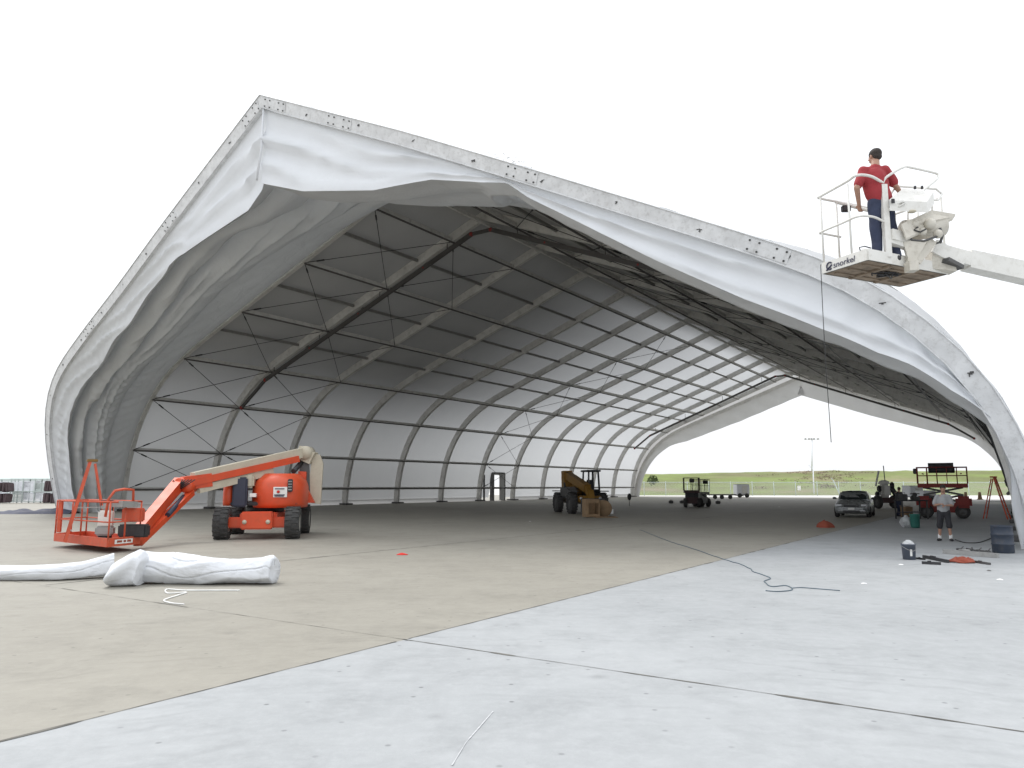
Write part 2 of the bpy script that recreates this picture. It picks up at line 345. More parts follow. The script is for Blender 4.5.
# ------------------------------------------------------------------ hangar frame
TH = math.atan((1015 - CX) / (F / cp))
A_ = V((math.sin(TH), math.cos(TH), 0)); P_ = V((-A_.y, A_.x, 0))
M0 = V((-7.69, 34.68, 0)); LEN = 87.0; LEAN = 5.4; ZA = 18.24
def H(u, s, z): return M0 + P_ * u + A_ * s + V((0, 0, z))
HRZ = math.atan2(-P_.y, -P_.x)
FL = [(0, 18.24), (5, 16.1), (9.16, 14.3), (13.6, 12.3), (17.4, 10.7), (20.2, 9.45), (21.6, 8.75), (22.9, 7.85), (23.8, 6.95), (24.5, 5.9), (25.0, 4.8), (25.3, 3.6), (25.5, 2.4), (25.6, 1.2), (25.65, 0)]
FR = [(0, 18.24), (-7.4, 14.95), (-13.15, 12.2), (-18.0, 9.85), (-20.0, 8.88), (-21.6, 8.05), (-22.9, 7.15), (-24.0, 6.1), (-24.9, 5.05), (-25.55, 3.9), (-26.0, 2.7), (-26.3, 1.4), (-26.42, 0)]
AI = [(0, 17.65), (17.4, 10.82), (19.4, 9.95), (21, 9.0), (22.2, 8.0), (23.1, 6.95), (23.9, 5.7), (24.5, 4.4), (24.9, 3.0), (25.15, 1.5), (25.25, 0)]
NT = 90
def resamp(P, N=NT):
    P = np.array(P, float); L = np.r_[0, np.cumsum(np.linalg.norm(np.diff(P, axis=0), axis=1))]; t = np.linspace(0, L[-1], N + 1)
    return np.c_[np.interp(t, L, P[:, 0]), np.interp(t, L, P[:, 1])]
def smoothp(P):
    Q = P.copy()
    for _ in range(6):
        Q[2:-2] = (Q[1:-3] + 2 * Q[2:-2] + Q[3:-1]) / 4
    return Q
def inn(P, side):       # inward normal
    T = np.gradient(P, axis=0); T /= np.linalg.norm(T, axis=1)[:, None]
    return np.c_[T[:, 1], -T[:, 0]] * side
fl = smoothp(resamp(FL)); fr = smoothp(resamp(FR)); ai = smoothp(resamp(AI))
nfl = inn(fl, 1); nfr = inn(fr, -1); nai = inn(ai, 1)
nfl[0] = nfr[0] = (0, -1); nai[0] = (0, -1)
DEP = .55
fli = fl + nfl * .5; fri = fr + nfr * .5
ao = ai - nai * DEP
def shf(sg, z): return .36 * max(0, 1 - z / 17.65) if sg < 0 else 0
def mir(P): Q = P.copy(); Q[:, 0] = -Q[:, 0] - .36 * np.clip(1 - Q[:, 1] / 17.65, 0, 1); return Q
air, aor = mir(ai), mir(ao)
def full(L, Rr): return np.vstack([L[::-1], Rr[1:]])          # left foot .. apex .. right foot
F_out = full(fl, fr); F_in = full(fli, fri); A_out = full(ao, aor); A_in = full(ai, air)
def slean(z, s0=0.0, sg=-1): return s0 + sg * LEAN * z / ZA

hang = thing('fabric_hangar', M0, 'huge open ended grey fabric arch hangar with draped white front and aluminium ribs', 'hangar', rz=HRZ)
def arch_loft(outer, inner, sfun, wdt):
    mb = MB(); rows = []
    for (ou, oz), (iu, iz) in zip(outer, inner):
        so_, si_ = sfun(oz), sfun(iz)
        rows.append([H(ou, so_ - wdt / 2, oz), H(ou, so_ + wdt / 2, oz), H(iu, si_ + wdt / 2, iz), H(iu, si_ - wdt / 2, iz)])
    n = len(rows); vs = [p for r in rows for p in r]; fs = []
    for i in range(n - 1):
        for k in range(4): fs.append((i * 4 + k, i * 4 + (k + 1) % 4, (i + 1) * 4 + (k + 1) % 4, (i + 1) * 4 + k))
    fs += [(3, 2, 1, 0), tuple((n - 1) * 4 + k for k in range(4))]
    return mb.add(vs, fs)
fa = arch_loft(F_out[::3], F_in[::3], lambda z: slean(z), .30)
front = fa.build('front_arch', M_alu, hang)
# flanges of the front arch
mb = MB()
for P, d in ((F_out, .0), (F_in, .0)):
    for off in (-.17, .17):
        mb.tube([H(u, slean(z) + off, z) for u, z in P[::3]], .022, 5)
mb.build('edge_track', M_alu, front)
# splice plates, bolts and inked marks on the front face
def arch_pt(side, t, d=.25, off=-.155):
    P, Nn = (fl, nfl) if side > 0 else (fr, nfr)
    x = t * NT; i = min(int(x), NT - 1); f = x - i; p = P[i] * (1 - f) + P[i + 1] * f; n = Nn[i] * (1 - f) + Nn[i + 1] * f
    q = p + n * d; return H(q[0], slean(q[1]) + off, q[1])
FN = (A_ * -1 + V((0, 0, -LEAN / ZA))).normalized()
def plate(side, t, ln):
    dt = ln / 31.5; pl = MB(); bo = pl
    c = [arch_pt(side, t - dt / 2, .06), arch_pt(side, t + dt / 2, .06), arch_pt(side, t + dt / 2, .44), arch_pt(side, t - dt / 2, .44)]
    pl.add(c + [p + FN * .02 for p in c], [(0, 1, 2, 3), (4, 5, 6, 7), (0, 1, 5, 4), (1, 2, 6, 5), (2, 3, 7, 6), (3, 0, 4, 7)])
    pl.cur = 1
    for k in (-.42, -.2, .2, .42):
        for d in (.12, .38):
            b = arch_pt(side, t + dt * k, d); bo.lathe(b + FN * .015, FN, [(.0, .03), (.032, .03), (.032, 0)], 8, False)
    pl.build('splice_plate', [M_alu, M_bolt], front)
for side, t in ((1, .028), (1, .26), (1, .56), (-1, .028), (-1, .14), (-1, .66), (-1, .40)): plate(side, t, 1.25)
for side in (1, -1):
    for t in np.arange(.085, .95, .085):
        ink = MB()
        p = arch_pt(side, t, random.uniform(.18, .3)); a = p + FN * .004; x = (P_ * -1); z = V((0, 0, 1)); cells = {(0, 0)}
        while len(cells) < 14:
            cx_, cz_ = random.choice(list(cells)); cells.add(random.choice([(cx_ + 1, cz_), (cx_ - 1, cz_), (cx_, cz_ + 1), (cx_, cz_ - 1)]))
        for cx_, cz_ in cells: o_ = a + x * .03 * cx_ + z * .03 * cz_; ink.add([o_, o_ + x * .03, o_ + x * .03 + z * .03, o_ + z * .03], [(0, 1, 2, 3)])
        ink.build('ink_mark', M_bolt, front)
# interior arches
SS = [3.9 + k * 6.925 for k in range(13)]
for s in SS:
    ar = arch_loft(A_out[::3], A_in[::3], lambda z, s=s: s, .26).build('arch', M_alud, hang)
    for sg in (1, -1):
        bpl = MB(); bpl.box(Frame(H(25.5 * sg - shf(sg, 0), s, 0), HRZ), (0, 0, .08), (1.2, .9, .14), .02)
        bpl.build('base_plate', M_steel, ar)
    for sg, P in ((1, ai), (-1, air)):
        for i in (19, 33, 52):
            pk = MB()
            p = P[i]; n = nai[i] * (1, 1); cpt = H(p[0], s, p[1] + .2); tt = H(P[i + 3][0], s, P[i + 3][1] + .2) - cpt
            pk.bar(cpt - tt * .5, cpt + tt * .5, .30, .36)
            pk.build('splice_plate', M_alud, ar)
# end arch leaning out the other way
back = arch_loft(A_out[::3], A_in[::3], lambda z: LEN + 1.2 + 4.4 * z / ZA, .30).build('rear_arch', M_alud, hang)
# roof and wall cladding, one piece per bay
def skin(P0, s0, P1, s1, nv, m, ripple=0.0, cut=None, name='fabric_panel', lo=.35):
    rows = []; S = []
    for j in range(nv + 1):
        v = j / nv; row = []; k = 0
        for (u0, z0), (u1, z1) in zip(P0, P1):
            u = u0 * (1 - v) + u1 * v; z = z0 * (1 - v) + z1 * v; s = s0(z0) * (1 - v) + s1(z1) * v
            sag = .10 * math.sin(math.pi * v)
            k += 1; z2 = z
            rp_ = ripple * noise.noise(V((k * .35, v * 3, 3.1)))
            sgn = 1 if u > 0 else -1
            out = V((P_.x * sgn, P_.y * sgn, 1.2)).normalized()
            row.append(H(u, s, max(z2, lo if z2 < lo else z2)) - out * (sag if z > 1 else 0) + out * (.03 + rp_))
        rows.append(row)
    mb = MB()
    n = len(rows[0]); vs = [p for r in rows for p in r]; fs = []
    for i in range(nv):
        for k in range(n - 1):
            if cut and cut(i, k): continue
            fs.append((i * n + k, i * n + k + 1, (i + 1) * n + k + 1, (i + 1) * n + k))
    return mb.add(vs, fs, True)
skin(F_out, lambda z: slean(z), A_out, lambda z: SS[0], 8, M_fabl, ripple=.10).build('fabric_panel', M_bay, hang)
nA = len(A_out)
door_bay = 6
for b in range(12):
    s0, s1 = SS[b], SS[b + 1]
    cut = None
    nv = 6
    if b == door_bay:      # opening for the personnel door in the left wall
        cut = lambda i, k: i in (2, 3) and A_out[k + 1][0] > 0 and A_out[k + 1][1] < 3.2
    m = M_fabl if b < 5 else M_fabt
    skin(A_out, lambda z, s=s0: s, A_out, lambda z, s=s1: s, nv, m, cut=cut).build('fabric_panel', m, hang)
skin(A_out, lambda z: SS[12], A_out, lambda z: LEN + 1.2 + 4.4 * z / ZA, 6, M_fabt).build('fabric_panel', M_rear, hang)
# pale skirt along the bottom of both walls
for sg in (1, -1):
    for b in range(12):
        if sg > 0 and b == door_bay: continue
        MB().grid([[H(25.72 * sg - shf(sg, 0), SS[b] + .15, z), H(25.72 * sg - shf(sg, 0), SS[b + 1] - .15, z)] for z in (.0, .42)]).build('wall_skirt', M_skirt, hang)
# purlins: deep ones and slender ones in turn
def ai_at(u):
    for i in range(NT):
        if ai[i][0] <= u <= ai[i + 1][0]:
            f = (u - ai[i][0]) / max(1e-6, ai[i + 1][0] - ai[i][0]); return ai[i] * (1 - f) + ai[i + 1] * f, nai[i]
    return ai[-1], nai[-1]
majors = [2.35, 7.85, 13.4, 19.2, 22.6, 24.55]; minors = [5.0, 10.6, 16.0]
def at_z(z):
    i = int(np.argmin(abs(ai[:, 1] - z))); return ai[i], nai[i]
for sg in (1, -1):
    for u in majors + ['low']:
        p, n = at_z(1.6) if u == 'low' else ai_at(u)
        q = p - n * .12; g = p + n * .06
        mb = MB().bar(H(q[0] * sg - shf(sg, q[1]), SS[0], q[1]), H(q[0] * sg - shf(sg, q[1]), SS[-1], q[1]), .16, .24)
        pu = mb.build('purlin', M_alud, hang)
        MB().tube([H(g[0] * sg - shf(sg, g[1]), SS[0], g[1]), H(g[0] * sg - shf(sg, g[1]), SS[-1], g[1])], .055, 6).build('tie_rod', M_grid, pu)
    for u in minors:
        p, n = ai_at(u); q = p - n * .30
        MB().bar(H(q[0] * sg - shf(sg, q[1]), SS[0], q[1]), H(q[0] * sg - shf(sg, q[1]), SS[-1], q[1]),    .12, .18).build('slender_purlin', M_pur, hang)
MB().bar(H(0, SS[0], 17.5), H(0, SS[-1], 17.5), .16, .2).build('ridge_purlin', M_alud, hang)
# crossed bracing cables
nodes_u = [0.0, 2.35, 7.85, 13.4, 19.2, 22.6, 24.55, 'low']
def node(u, sg, s):
    p = at_z(1.6)[0] if u == 'low' else (ai_at(u)[0] if u else ai[0]); return H(p[0] * sg - shf(sg, p[1]), s, p[1])
for b, sg in ((0, 1), (1, 1), (6, 1), (0, -1), (1, -1), (2, -1), (3, -1), (6, -1), (7, -1)):
    if True:
        for a, c in zip(nodes_u[1:-1], nodes_u[2:]):
            mb = MB(); mb.tube([node(a, sg, SS[b]), node(c, sg, SS[b + 1])], .022, 5); mb.tube([node(c, sg, SS[b]), node(a, sg, SS[b + 1])], .022, 5)
            for x, y in ((a, c), (c, a)):
                p0, p1 = node(x, sg, SS[b]), node(y, sg, SS[b + 1]); d = (p1 - p0).normalized()
                mb.tube([p0 + d * .7, p0 + d * 1.15], .05, 6)
            mb.build('brace_cable', M_cable, hang)
# hanging rail under the second arch, red joints; the same at the far end
def hung_rail(s, drop, ulo):
    pts = []
    for sg in (1, -1):
        seq = [(u, at_u) for u, at_u in ((0.9, 0), (ulo[0], 0), (ulo[1], 0))]
        row = []
        for u, _ in seq:
            p, n = ai_at(u); q = p + n * drop; row.append(H(q[0] * sg - shf(sg, q[1]), s, q[1]))
        pts.append(row)
    mb = MB()
    for row in pts:
        mb.bar(row[0], row[1], .16, .26); mb.bar(row[1], row[2], .14, .22)
    mb.bar(pts[0][0], pts[1][0], .14, .2)
    for row in pts:
        for f in (.1, .4, .7, .95):
            p = row[0].lerp(row[1], f); mb.tube([p, p + V((0, 0, drop))], .03, 5)
    r = mb.build('hanging_rail', M_grid, hang)
    for row in pts:
        for p in row: MB().sphere(p, .15, n=6).build('rail_joint', M_red, r)
        for f in (.2, .5, .75): MB().sphere(row[0].lerp(row[1], f), .11, n=5).build('rail_joint', M_red, r)
hung_rail(SS[1] - .3, .5, (19.6, 22.3))
hung_rail(SS[-2], .75, (19.6, 22.3))
# slack ropes from the roof on the right
mb = MB()
for a, b in ((W(799, 319, 32), W(908, 405, 60)), (W(905, 365, 30), W(955, 421, 50))):
    mb.tube([a.lerp(b, k / 10) - V((0, 0, .5 * math.sin(math.pi * k / 10))) for k in range(11)], .03, 5)
mb.build('slack_rope', M_gry, hang)

# front drape: hangs from the front arch, folds back to the first inner arch
def tabf(T, x): return float(np.interp(x, [a for a, b in T], [b for a, b in T]))
R1 = [(0, .30), (.105, .28), (.165, .22), (.245, .10), (.305, .04), (.375, .06), (.515, .08), (.605, .13), (.71, .12), (.805, .10), (.99, .06)]
R2 = [(0, .42), (.10, .38), (.185, .27), (.235, .22), (.345, .20), (.45, .26), (.58, .31), (.72, .30), (.805, .25), (.87, .21), (.99, .23)]
R3 = [(0, .7), (.08, .62), (.19, .50), (.34, .36), (.43, .38), (.535, .42), (.72, .42), (.825, .42), (.89, .39), (.99, .45)]
DL = [(0, 3.85), (1.4, 4.1), (5.3, 2.9), (8.7, 1.9), (11, 1.4), (14, 1.3), (30, 1.2)]
DR = [(0, 3.85), (2.3, 3.6), (5.8, 2.64), (8.4, 1.5), (10.5, .98), (11.5, .72), (12.3, 1.0), (14, 1.28), (16.7, 1.73), (19.3, 2.0), (21.3, 2.03), (22.7, 1.9), (23.5, 1.6), (24.4, 1.4), (25.3, .95), (26, .8)]
K = 3
def interp_np(P, x):
    i = min(int(x), NT - 1); f = x - i; return P[i] * (1 - f) + P[i + 1] * f
def crease(x):
    return (1 - abs(math.sin(x * .5))) ** 1.7 * 1.6 - .6
def drapeL():
    val = []; rest = []
    NR = 220
    for r in range(NR + 1):
        x = r / NR * NT; t = r / NR
        Fo = interp_np(fl, x); Fi = interp_np(fli, x); Ai = interp_np(ai, x); n = interp_np(nfl, x)
        sF = slean(Fi[1]); sA = SS[0]
        def ruled(v, d):
            q = Fi * (1 - v) + Ai * v + n * d; return np.array([q[0], sF * (1 - v) + sA * v, q[1]])
        wob = lambda a, b: noise.noise(V((t * a, b, 1.7)))
        v1, v2, v3 = tabf(R1, t), tabf(R2, t), tabf(R3, t)
        d1 = 1.0 + .22 * wob(14, 1) + .10 * wob(45, 1)*(t>.6); d2 = 1.05 + .25 * wob(12, 5) + .12 * wob(50, 5)*(t>.6); d3 = 1.0 + .25 * wob(11, 9) + .14 * wob(48, 9)*(t>.6)
        down = np.array([0, 0, -1.0])
        k = max(0, 1 - t / .30); k = k * k * (3 - 2 * k)
        Fp = np.array([Fi[0], sF, Fi[1]])
        # free hanging edge near the apex
        drop = tabf(DL, Fo[0]) - .5
        E1 = np.array([Fi[0], slean(Fo[1]) + .25, Fo[1] - drop - .5])
        Q1 = ruled(v1, d1); kk = 1 if t < .22 else max(0, 1 - (t - .22) / .12); kk = kk * kk * (3 - 2 * kk)
        E = E1 * kk + Q1 * (1 - kk)
        # valance rows
        row = []
        for j in range(13):
            v = j / 12; p = Fp * (1 - v) + E * v
            swag = (.30 * crease(v * 17 + t * 16 + 1.6 * noise.noise(V((t * 7, v * 1.5, 0)))) * k + .12 * crease(v * 11 + t * 45 + 1.5 * noise.noise(V((t * 20, v, 0)))) * (1 - k)) * math.sin(math.pi * v)
            pk_ = .07 * max(0, min(1, (t - .38) * 6)) * crease(t * 300 - v * 7 + 3 * noise.noise(V((t * 22, v * 2, 5)))) * math.sin(math.pi * v)
            p = p + np.array([0, -swag - pk_, 0]) + np.array([-.02, 0, 0])
            row.append(H(*p))
        val.append(row)
        # folds
        def shape(v):
            C = [(v1, d1), ((v1 + v2) / 2, -.42), (v2, d2), ((v2 + v3) / 2, -.42), (v3, d3), (v3 * .6 + .4, .12), (.86, .05 + .9 * max(0, 1 - t / .16)), (1.0, -.3)]
            for (a, da), (b_, db) in zip(C, C[1:]):
                if v <= b_ + 1e-9:
                    f = (v - a) / max(1e-6, b_ - a); f = 1 - math.sqrt(max(0, 1 - f * f)) if db < da else math.sqrt(max(0, 1 - (1 - f) ** 2)); return da + (db - da) * f
            return -.3
        row = []
        NVV = 96
        Eoff = E - Q1
        for j in range(NVV + 1):
            v = v1 + (1 - v1) * j / NVV
            dd = shape(v)
            cr = .09 * max(0, min(1, (t - .5) * 6)) * crease(t * 330 + v * 22 + 3 * noise.noise(V((t * 25, v * 5, 0)))) + .05 * noise.noise(V((t * 60, v * 5, 9.0))) + .08 * noise.noise(V((t * 22 + v * 9, v * 7, 2.0)))
            pleat = .15 * crease(v * 74 + 5 * noise.noise(V((t * 4, v * 3, 8.0)))) * max(0, min(1, (v3 + .12 - v) * 8)) * (.5 + .5 * min(1, t * 4))
            p = ruled(v, dd + (cr + pleat) * (math.sin(math.pi * j / NVV)))
            sagk = max(0, 1 - t / .2)
            p = p + Eoff * max(0, 1 - j / 29) ** 1.5 + down * sagk * .75 * math.sin(math.pi * min(1, (v - v1) / (1 - v1))) ** .8
            row.append(H(*p))
        rest.append(row)
    return val, rest
vl, rl = drapeL()
MBv = MB().grid(vl); MBr = MB().grid(rl)
def drapeR():
    val = []; rest = []; NR = 220
    for r in range(NR + 1):
        x = r / NR * NT; t = r / NR
        Fo = interp_np(fr, x); Fi = interp_np(fri, x); Ai = interp_np(air, x); n = interp_np(nfr, x)
        sF = slean(Fi[1]); Fp = np.array([Fi[0], sF, Fi[1]]); dr = tabf(DR, -Fo[0])
        dirn = np.array([0, 0, -1.0]); wall = max(0, min(1, (t - .86) / .10))
        E = np.array([Fo[0], slean(Fo[1]) + .12, Fo[1] - dr]) * (1 - wall) + np.array([Fo[0] + n[0] * (dr), sF + .4, Fo[1] + n[1] * dr]) * wall
        row = []
        L_ = np.linalg.norm(E - Fp)
        for j in range(13):
            v = j / 12; p = Fp * (1 - v) + E * v
            fade = max(0, 1 - t / .33)
            sw = (.26 * crease(v * 16 - t * 17 + 1.8 * noise.noise(V((t * 8, v * 2, 0)))) * fade + (1 - fade) * (.17 * crease(v * 11 + t * 16 + 1.5 * noise.noise(V((t * 7, v * 2, 0)))) + .05 * math.sin(t * 190 + 2 * noise.noise(V((t * 20, v, 0))) + v * 4) * (1 if t > .72 else .15))) * math.sin(math.pi * v) * min(1, L_)
            p = p + np.array([0, -sw, 0]); row.append(H(*p))
        val.append(row)
        # soffit near the apex; a narrow rolled hem further down
        hem = E + np.array([0, .7, -.28]) * (1 if t < .98 else .5)
        topb = E + np.array([0, 1.1, .35])
        A3 = np.array([Ai[0], SS[0], Ai[1]])
        c = 1 if t < .27 else max(0, 1 - (t - .27) / .08); c = c * c * (3 - 2 * c)
        row = []
        for j in range(17):
            v = j / 16
            ph = E * (1 - v) + A3 * v + np.array([0, 0, -1.0]) * (.75 * max(0, 1 - t / .2) * math.sin(math.pi * v) ** .8 + .25 * math.sin(math.pi * v)* min(1, t / .15)) + np.array([0, 0, .18 * math.sin(v * 16 + t * 9)]) * math.sin(math.pi * v)
            if v < .5: q = E * (1 - v * 2) + hem * v * 2
            else: q = hem * (2 - 2 * v) + topb * (2 * v - 1)
            q = q + np.array([0, 0, .05 * noise.noise(V((t * 40, v * 2, 4)))])
            row.append(H(*(ph * c + q * (1 - c))))
        rest.append(row)
    return val, rest
vr, rr_ = drapeR()
MBv.grid(vr); MBr.grid(rr_)
valo = MBv.build('front_valance', M_fabw, hang); dro = MBr.build('gathered_lining', M_drape, hang)
# seam with frayed tip at the apex
MB().tube([H(-.05, slean(17.7) - .12, 17.7), H(-.02, -5.35, 16), H(0, -5.5, 14.45)], .05, 5).build('apex_seam', M_fabw, valo)
# dark curtain bunched at the right foot
rows = []
for k in range(16):
    z = 3.4 * k / 15; row = []
    for j in range(25):
        a = j / 24; row.append(H(-25.78 + .12 * a + .05 * max(0, z - 2.4) + .05 * math.sin(a * 19 + z * .6), 1.3 + 1.3 * a + .08 * math.sin(a * 25), z + .02))
    rows.append(row)
MB().grid(rows).build('bunched_curtain', M_drape, hang)
# rear valance
rows = []
DE = [(0, 2.35), (.6, 2.35), (10, 2.3), (18, 1.9), (21, 1.2), (23.5, .9), (25, .55), (26, .4)]
for (u, z), (nu, nz_) in zip(A_in, np.vstack([nai[::-1], nai[1:] * (-1, 1)])):
    dd = tabf(DE, abs(u)); s = LEN + 1.2 + 4.4 * z / ZA
    row = []
    for j in range(6):
        v = j / 5; row.append(H(u + nu * dd * v, s - .25 - .12 * math.sin(u * 2.1 + v * 3), z + nz_ * dd * v))
    rows.append(row)
MB().grid(rows).build('rear_valance', M_rear, hang)
# personnel door
bs = SS[door_bay] + 6.925 * 2 / 6; be = SS[door_bay] + 6.925 * 4 / 6
dmb = MB()
for s in (bs, be): dmb.bar(H(25.3, s, 0), H(25.3, s, 3.2), .5, .22, up=A_)
dmb.bar(H(25.3, bs, 3.2), H(25.3, be, 3.2), .5, .2); dmb.bar(H(25.3, bs - 1.6, 0), H(25.3, bs - 1.6, 3.0), .2, .12, up=A_)
dfr = dmb.build('door_frame', M_steel, hang)
MB().bar(H(25.1, (bs + be) / 2 + .1, 1.6), H(25.1, be, 1.6), .1, 3.1).build('door_leaf', M_gry, dfr)
MB().tube([H(25.0, (bs + be) / 2 + .25, 1.3), H(25.0, (bs + be) / 2 + .25, 1.6)], .03).build('handle', M_steel, dfr)
# strap on the ridge
mb = MB()
for k in range(60):
    f = k / 59; c = W(482 + 50 * f, 160 - 7 * math.sin(f * 3.0) + 10 * f, 44) + V((random.uniform(-.25, .25), random.uniform(-.6, .6), random.uniform(-.12, .12)))
    mb.tube([c, c + V((random.uniform(-.3, .3), random.uniform(-.2, .2), random.uniform(-.15, .15)))], .015, 4)
mb.build('frayed_ridge_strap', M_gry, hang)

# ------------------------------------------------------------------ ground
def sheet(name, corners, m, z, sub=1):
    mb = MB(); mb.add([V((p.x, p.y, 0)) for p in corners], [tuple(range(len(corners)))])
    o = mb.build(name, m, None); o.location.z = z; return tag(o, kind='structure')
sheet('ground', [V((-2500, -300, 0)), V((2500, -300, 0)), V((2500, 4000, 0)), V((-2500, 4000, 0))], M_apron, -.006)
UB = -19.8
sheet('tan_pavement', [H(60, -60, 0), H(UB, -60, 0), H(UB, 95, 0), H(60, 95, 0)], M_tan, .0)
sheet('grey_pavement', [H(UB, -60, 0), H(-90, -60, 0), H(-90, 60, 0), H(UB, 60, 0)], M_grey, .0)
jm = MB()
def joint(u0, s0, u1, s1, wd):
    n = int(max(abs(u1 - u0), abs(s1 - s0)) / .09); d = V((u1 - u0, s1 - s0, 0)).normalized(); nn = V((-d.y, d.x, 0)); rows = []
    for k in range(n + 1):
        f = k / n; u = u0 + (u1 - u0) * f; s = s0 + (s1 - s0) * f; wv = wd * (.35 + 1.9 * abs(noise.noise(V((u * 2.1, s * 2.1, 0)))) + (1.6 if noise.noise(V((u * 1.3, s * 1.3, 7))) > .42 else 0)); sh = .012 * noise.noise(V((u, s, 5)))
        rows.append([H(u + nn.x * (wv + sh), s + nn.y * (wv + sh), .004), H(u - nn.x * (wv - sh), s - nn.y * (wv - sh), .004)])
    jm.grid(rows, smooth=False)
joint(UB, -28, UB, -18.2, .009); joint(UB, -18, UB, 90, .012); joint(UB + .03, -18.06, -60, -18.06, .010); joint(UB - .03, -18.06, 30, -18.06, .005)
joint(-11.5, -18, -11.5, 90, .026); joint(-3.2, -12, -3.2, 90, .012); joint(-11.4, 7, 30, 7, .010); joint(UB + .05, 32, 25, 32, .01)
tag(top(jm, 'pavement_joint', M_joint, (0, 0, 0), kind='structure'))
cm = MB(); pts = [G(493, 712), G(480, 727), G(466, 743), G(452, 766)]
rows = []
for k in range(31):
    f = k / 30 * 3; i = min(int(f), 2); p = pts[i].lerp(pts[i + 1], f - i); q = .001 + .0045 * random.random(); rows.append([p + V((-q, 0, .006)), p + V((q, 0, .006))])
cm.grid(rows, smooth=False); top(cm, 'chalk_line', M_chalk, pts[1], 'thin pale chalk scratch across the grey concrete in the foreground', 'chalk line')

# berm with grass, brush and trees
gm = MB(); rows = []
for i in range(100):
    x = 12 + i * 4.0; row = []
    for j in range(40):
        y = 137 + j * 3.5; f = min(1, max(0, (y - 139) / 75)); f = f * f * (3 - 2 * f)
        hh = 6.0 * f * min(1, max(.45, .82 + (x - 25) / 420)) * (1 + .10 * noise.noise(V((x * .03, y * .03, 0)))) + .35 * noise.noise(V((x * .2, y * .2, 2))) * f + .12 * noise.noise(V((x * .9, y * .9, 2))) * f
        row.append(V((x, y, hh - .004 if f > 0 else -.02)))
    rows.append(row)
gm.grid(rows); top(gm, 'grass_hill', M_grass, (0, 0, 0), kind='structure', weld=False)
def leafcloud(mb, c, rad, n, sz):
    c = V(c)
    for _ in range(n):
        d = V((random.gauss(0, 1), random.gauss(0, 1), random.gauss(0, 1))); d.normalize(); p = c + V((d.x * rad[0], d.y * rad[1], d.z * rad[2])) * random.random() ** .5
        a = V((random.gauss(0, 1), random.gauss(0, 1), random.gauss(0, 1))).normalized(); b = a.cross(V((random.gauss(0, 1), random.gauss(0, 1), random.gauss(0, 1)))).normalized(); s = sz * random.uniform(.6, 1.4)
        mb.add([p, p + a * s, p + a * s + b * s * .8, p + b * s], [(0, 1, 2, 3)])
br = MB()
def hillz(x, y):
    f = min(1, max(0, (y - 139) / 75)); f = f * f * (3 - 2 * f); return 6.0 * f * min(1, max(.45, .82 + (x - 25) / 420))
for _ in range(70):
    px = random.gauss(822, 22); y = random.uniform(160, 205); x = (px - 512) / 757 * y
    leafcloud(br, (x, y, hillz(x, y) + .25), (1.4, 1.2, .22), 26, .16)
top(br, 'hill_brush', M_brush, (0, 0, 0), kind='stuff', weld=False)['label'] = 'dry brown brush scattered over the grassy hill'
bush = MB(); c = W(653, 480, 150); leafcloud(bush, c, (1.1, 1, .9), 300, .22); top(bush, 'bush', M_leaf, (c.x, c.y, 1.5), 'dark green bush on the hill beside the left edge of the far opening', 'bush', weld=False)
# chain link fence
fy = 133.0
fen = thing('chain_link_fence', (60, fy, 0), 'long chain link fence with pale posts running below the grassy hill', 'fence')
x0 = 8.0; posts = []
rl_ = MB().tube([V((x0, fy, 2.35)), V((x0 + 36 * 3.8, fy, 2.35))], .05, 6)
MB().add([V((x0, fy + .06, .05)), V((x0 + 36 * 3.8, fy + .06, .05)), V((x0 + 36 * 3.8, fy + .06, 2.35)), V((x0, fy + .06, 2.35))], [(0, 1, 2, 3)]).build('wire_mesh', M_link, fen)
rl_.build('top_rail', M_rack, fen)
p0 = MB().tube([V((x0, fy, 0)), V((x0, fy, 2.5))], .06, 6).build('post', M_rack, fen)
for k in range(1, 37):
    c = p0.copy(); c.parent = fen; c.location.x = k * 3.8; col.objects.link(c)
MB().box(Frame((0, 0, 0)), (G(799, 490).x / G(799, 490).y * 132.8 if False else (799 - 512) / 757 * 132.8, 132.8, 1.35), (.6, .04, .8), .01).build('notice_board', M_sticker, fen)
# flood-light mast far behind the hill
lm = thing('floodlight_mast', W(812, 475, 230), 'slim pale floodlight mast far behind the hill with a row of lamps', 'light mast')
b0 = W(812, 478, 230); t0 = W(812, 438, 230)
MB().tube([b0, t0], [.3, .16], 8).build('mast', M_paletrailer, lm)
MB().bar(W(804, 439.5, 230), W(820, 439, 230), .1, .12).build('crossarm', M_paletrailer, lm)
lp0 = None
for px in (805.5, 809, 811.5, 814, 818):
    MB().box(Frame(W(px, 439, 229.8)), (0, 0, 0), (.5, .35, .45), .05).build('floodlight', M_gry, lm)
# pole at the hill
pm = MB().tube([W(814, 494, 140), W(813, 466, 140)], [.14, .08], 8); pm.tube([W(813, 470, 140), W(808, 464, 140)], .05, 6)
top(pm, 'pole', M_paletrailer, G(814, 494), 'short pale pole with a bent top standing in front of the brushy hill', 'pole')
pm = MB().tube([W(833, 480, 131), W(840, 495, 131)], .09, 8); pm.tube([W(833, 480, 131), W(831, 478, 131)], .05, 6)
top(pm, 'leaning_pole', M_rack, W(840, 495, 131), 'pale thin pole leaning against the fence to the left of the silver car', 'pole')
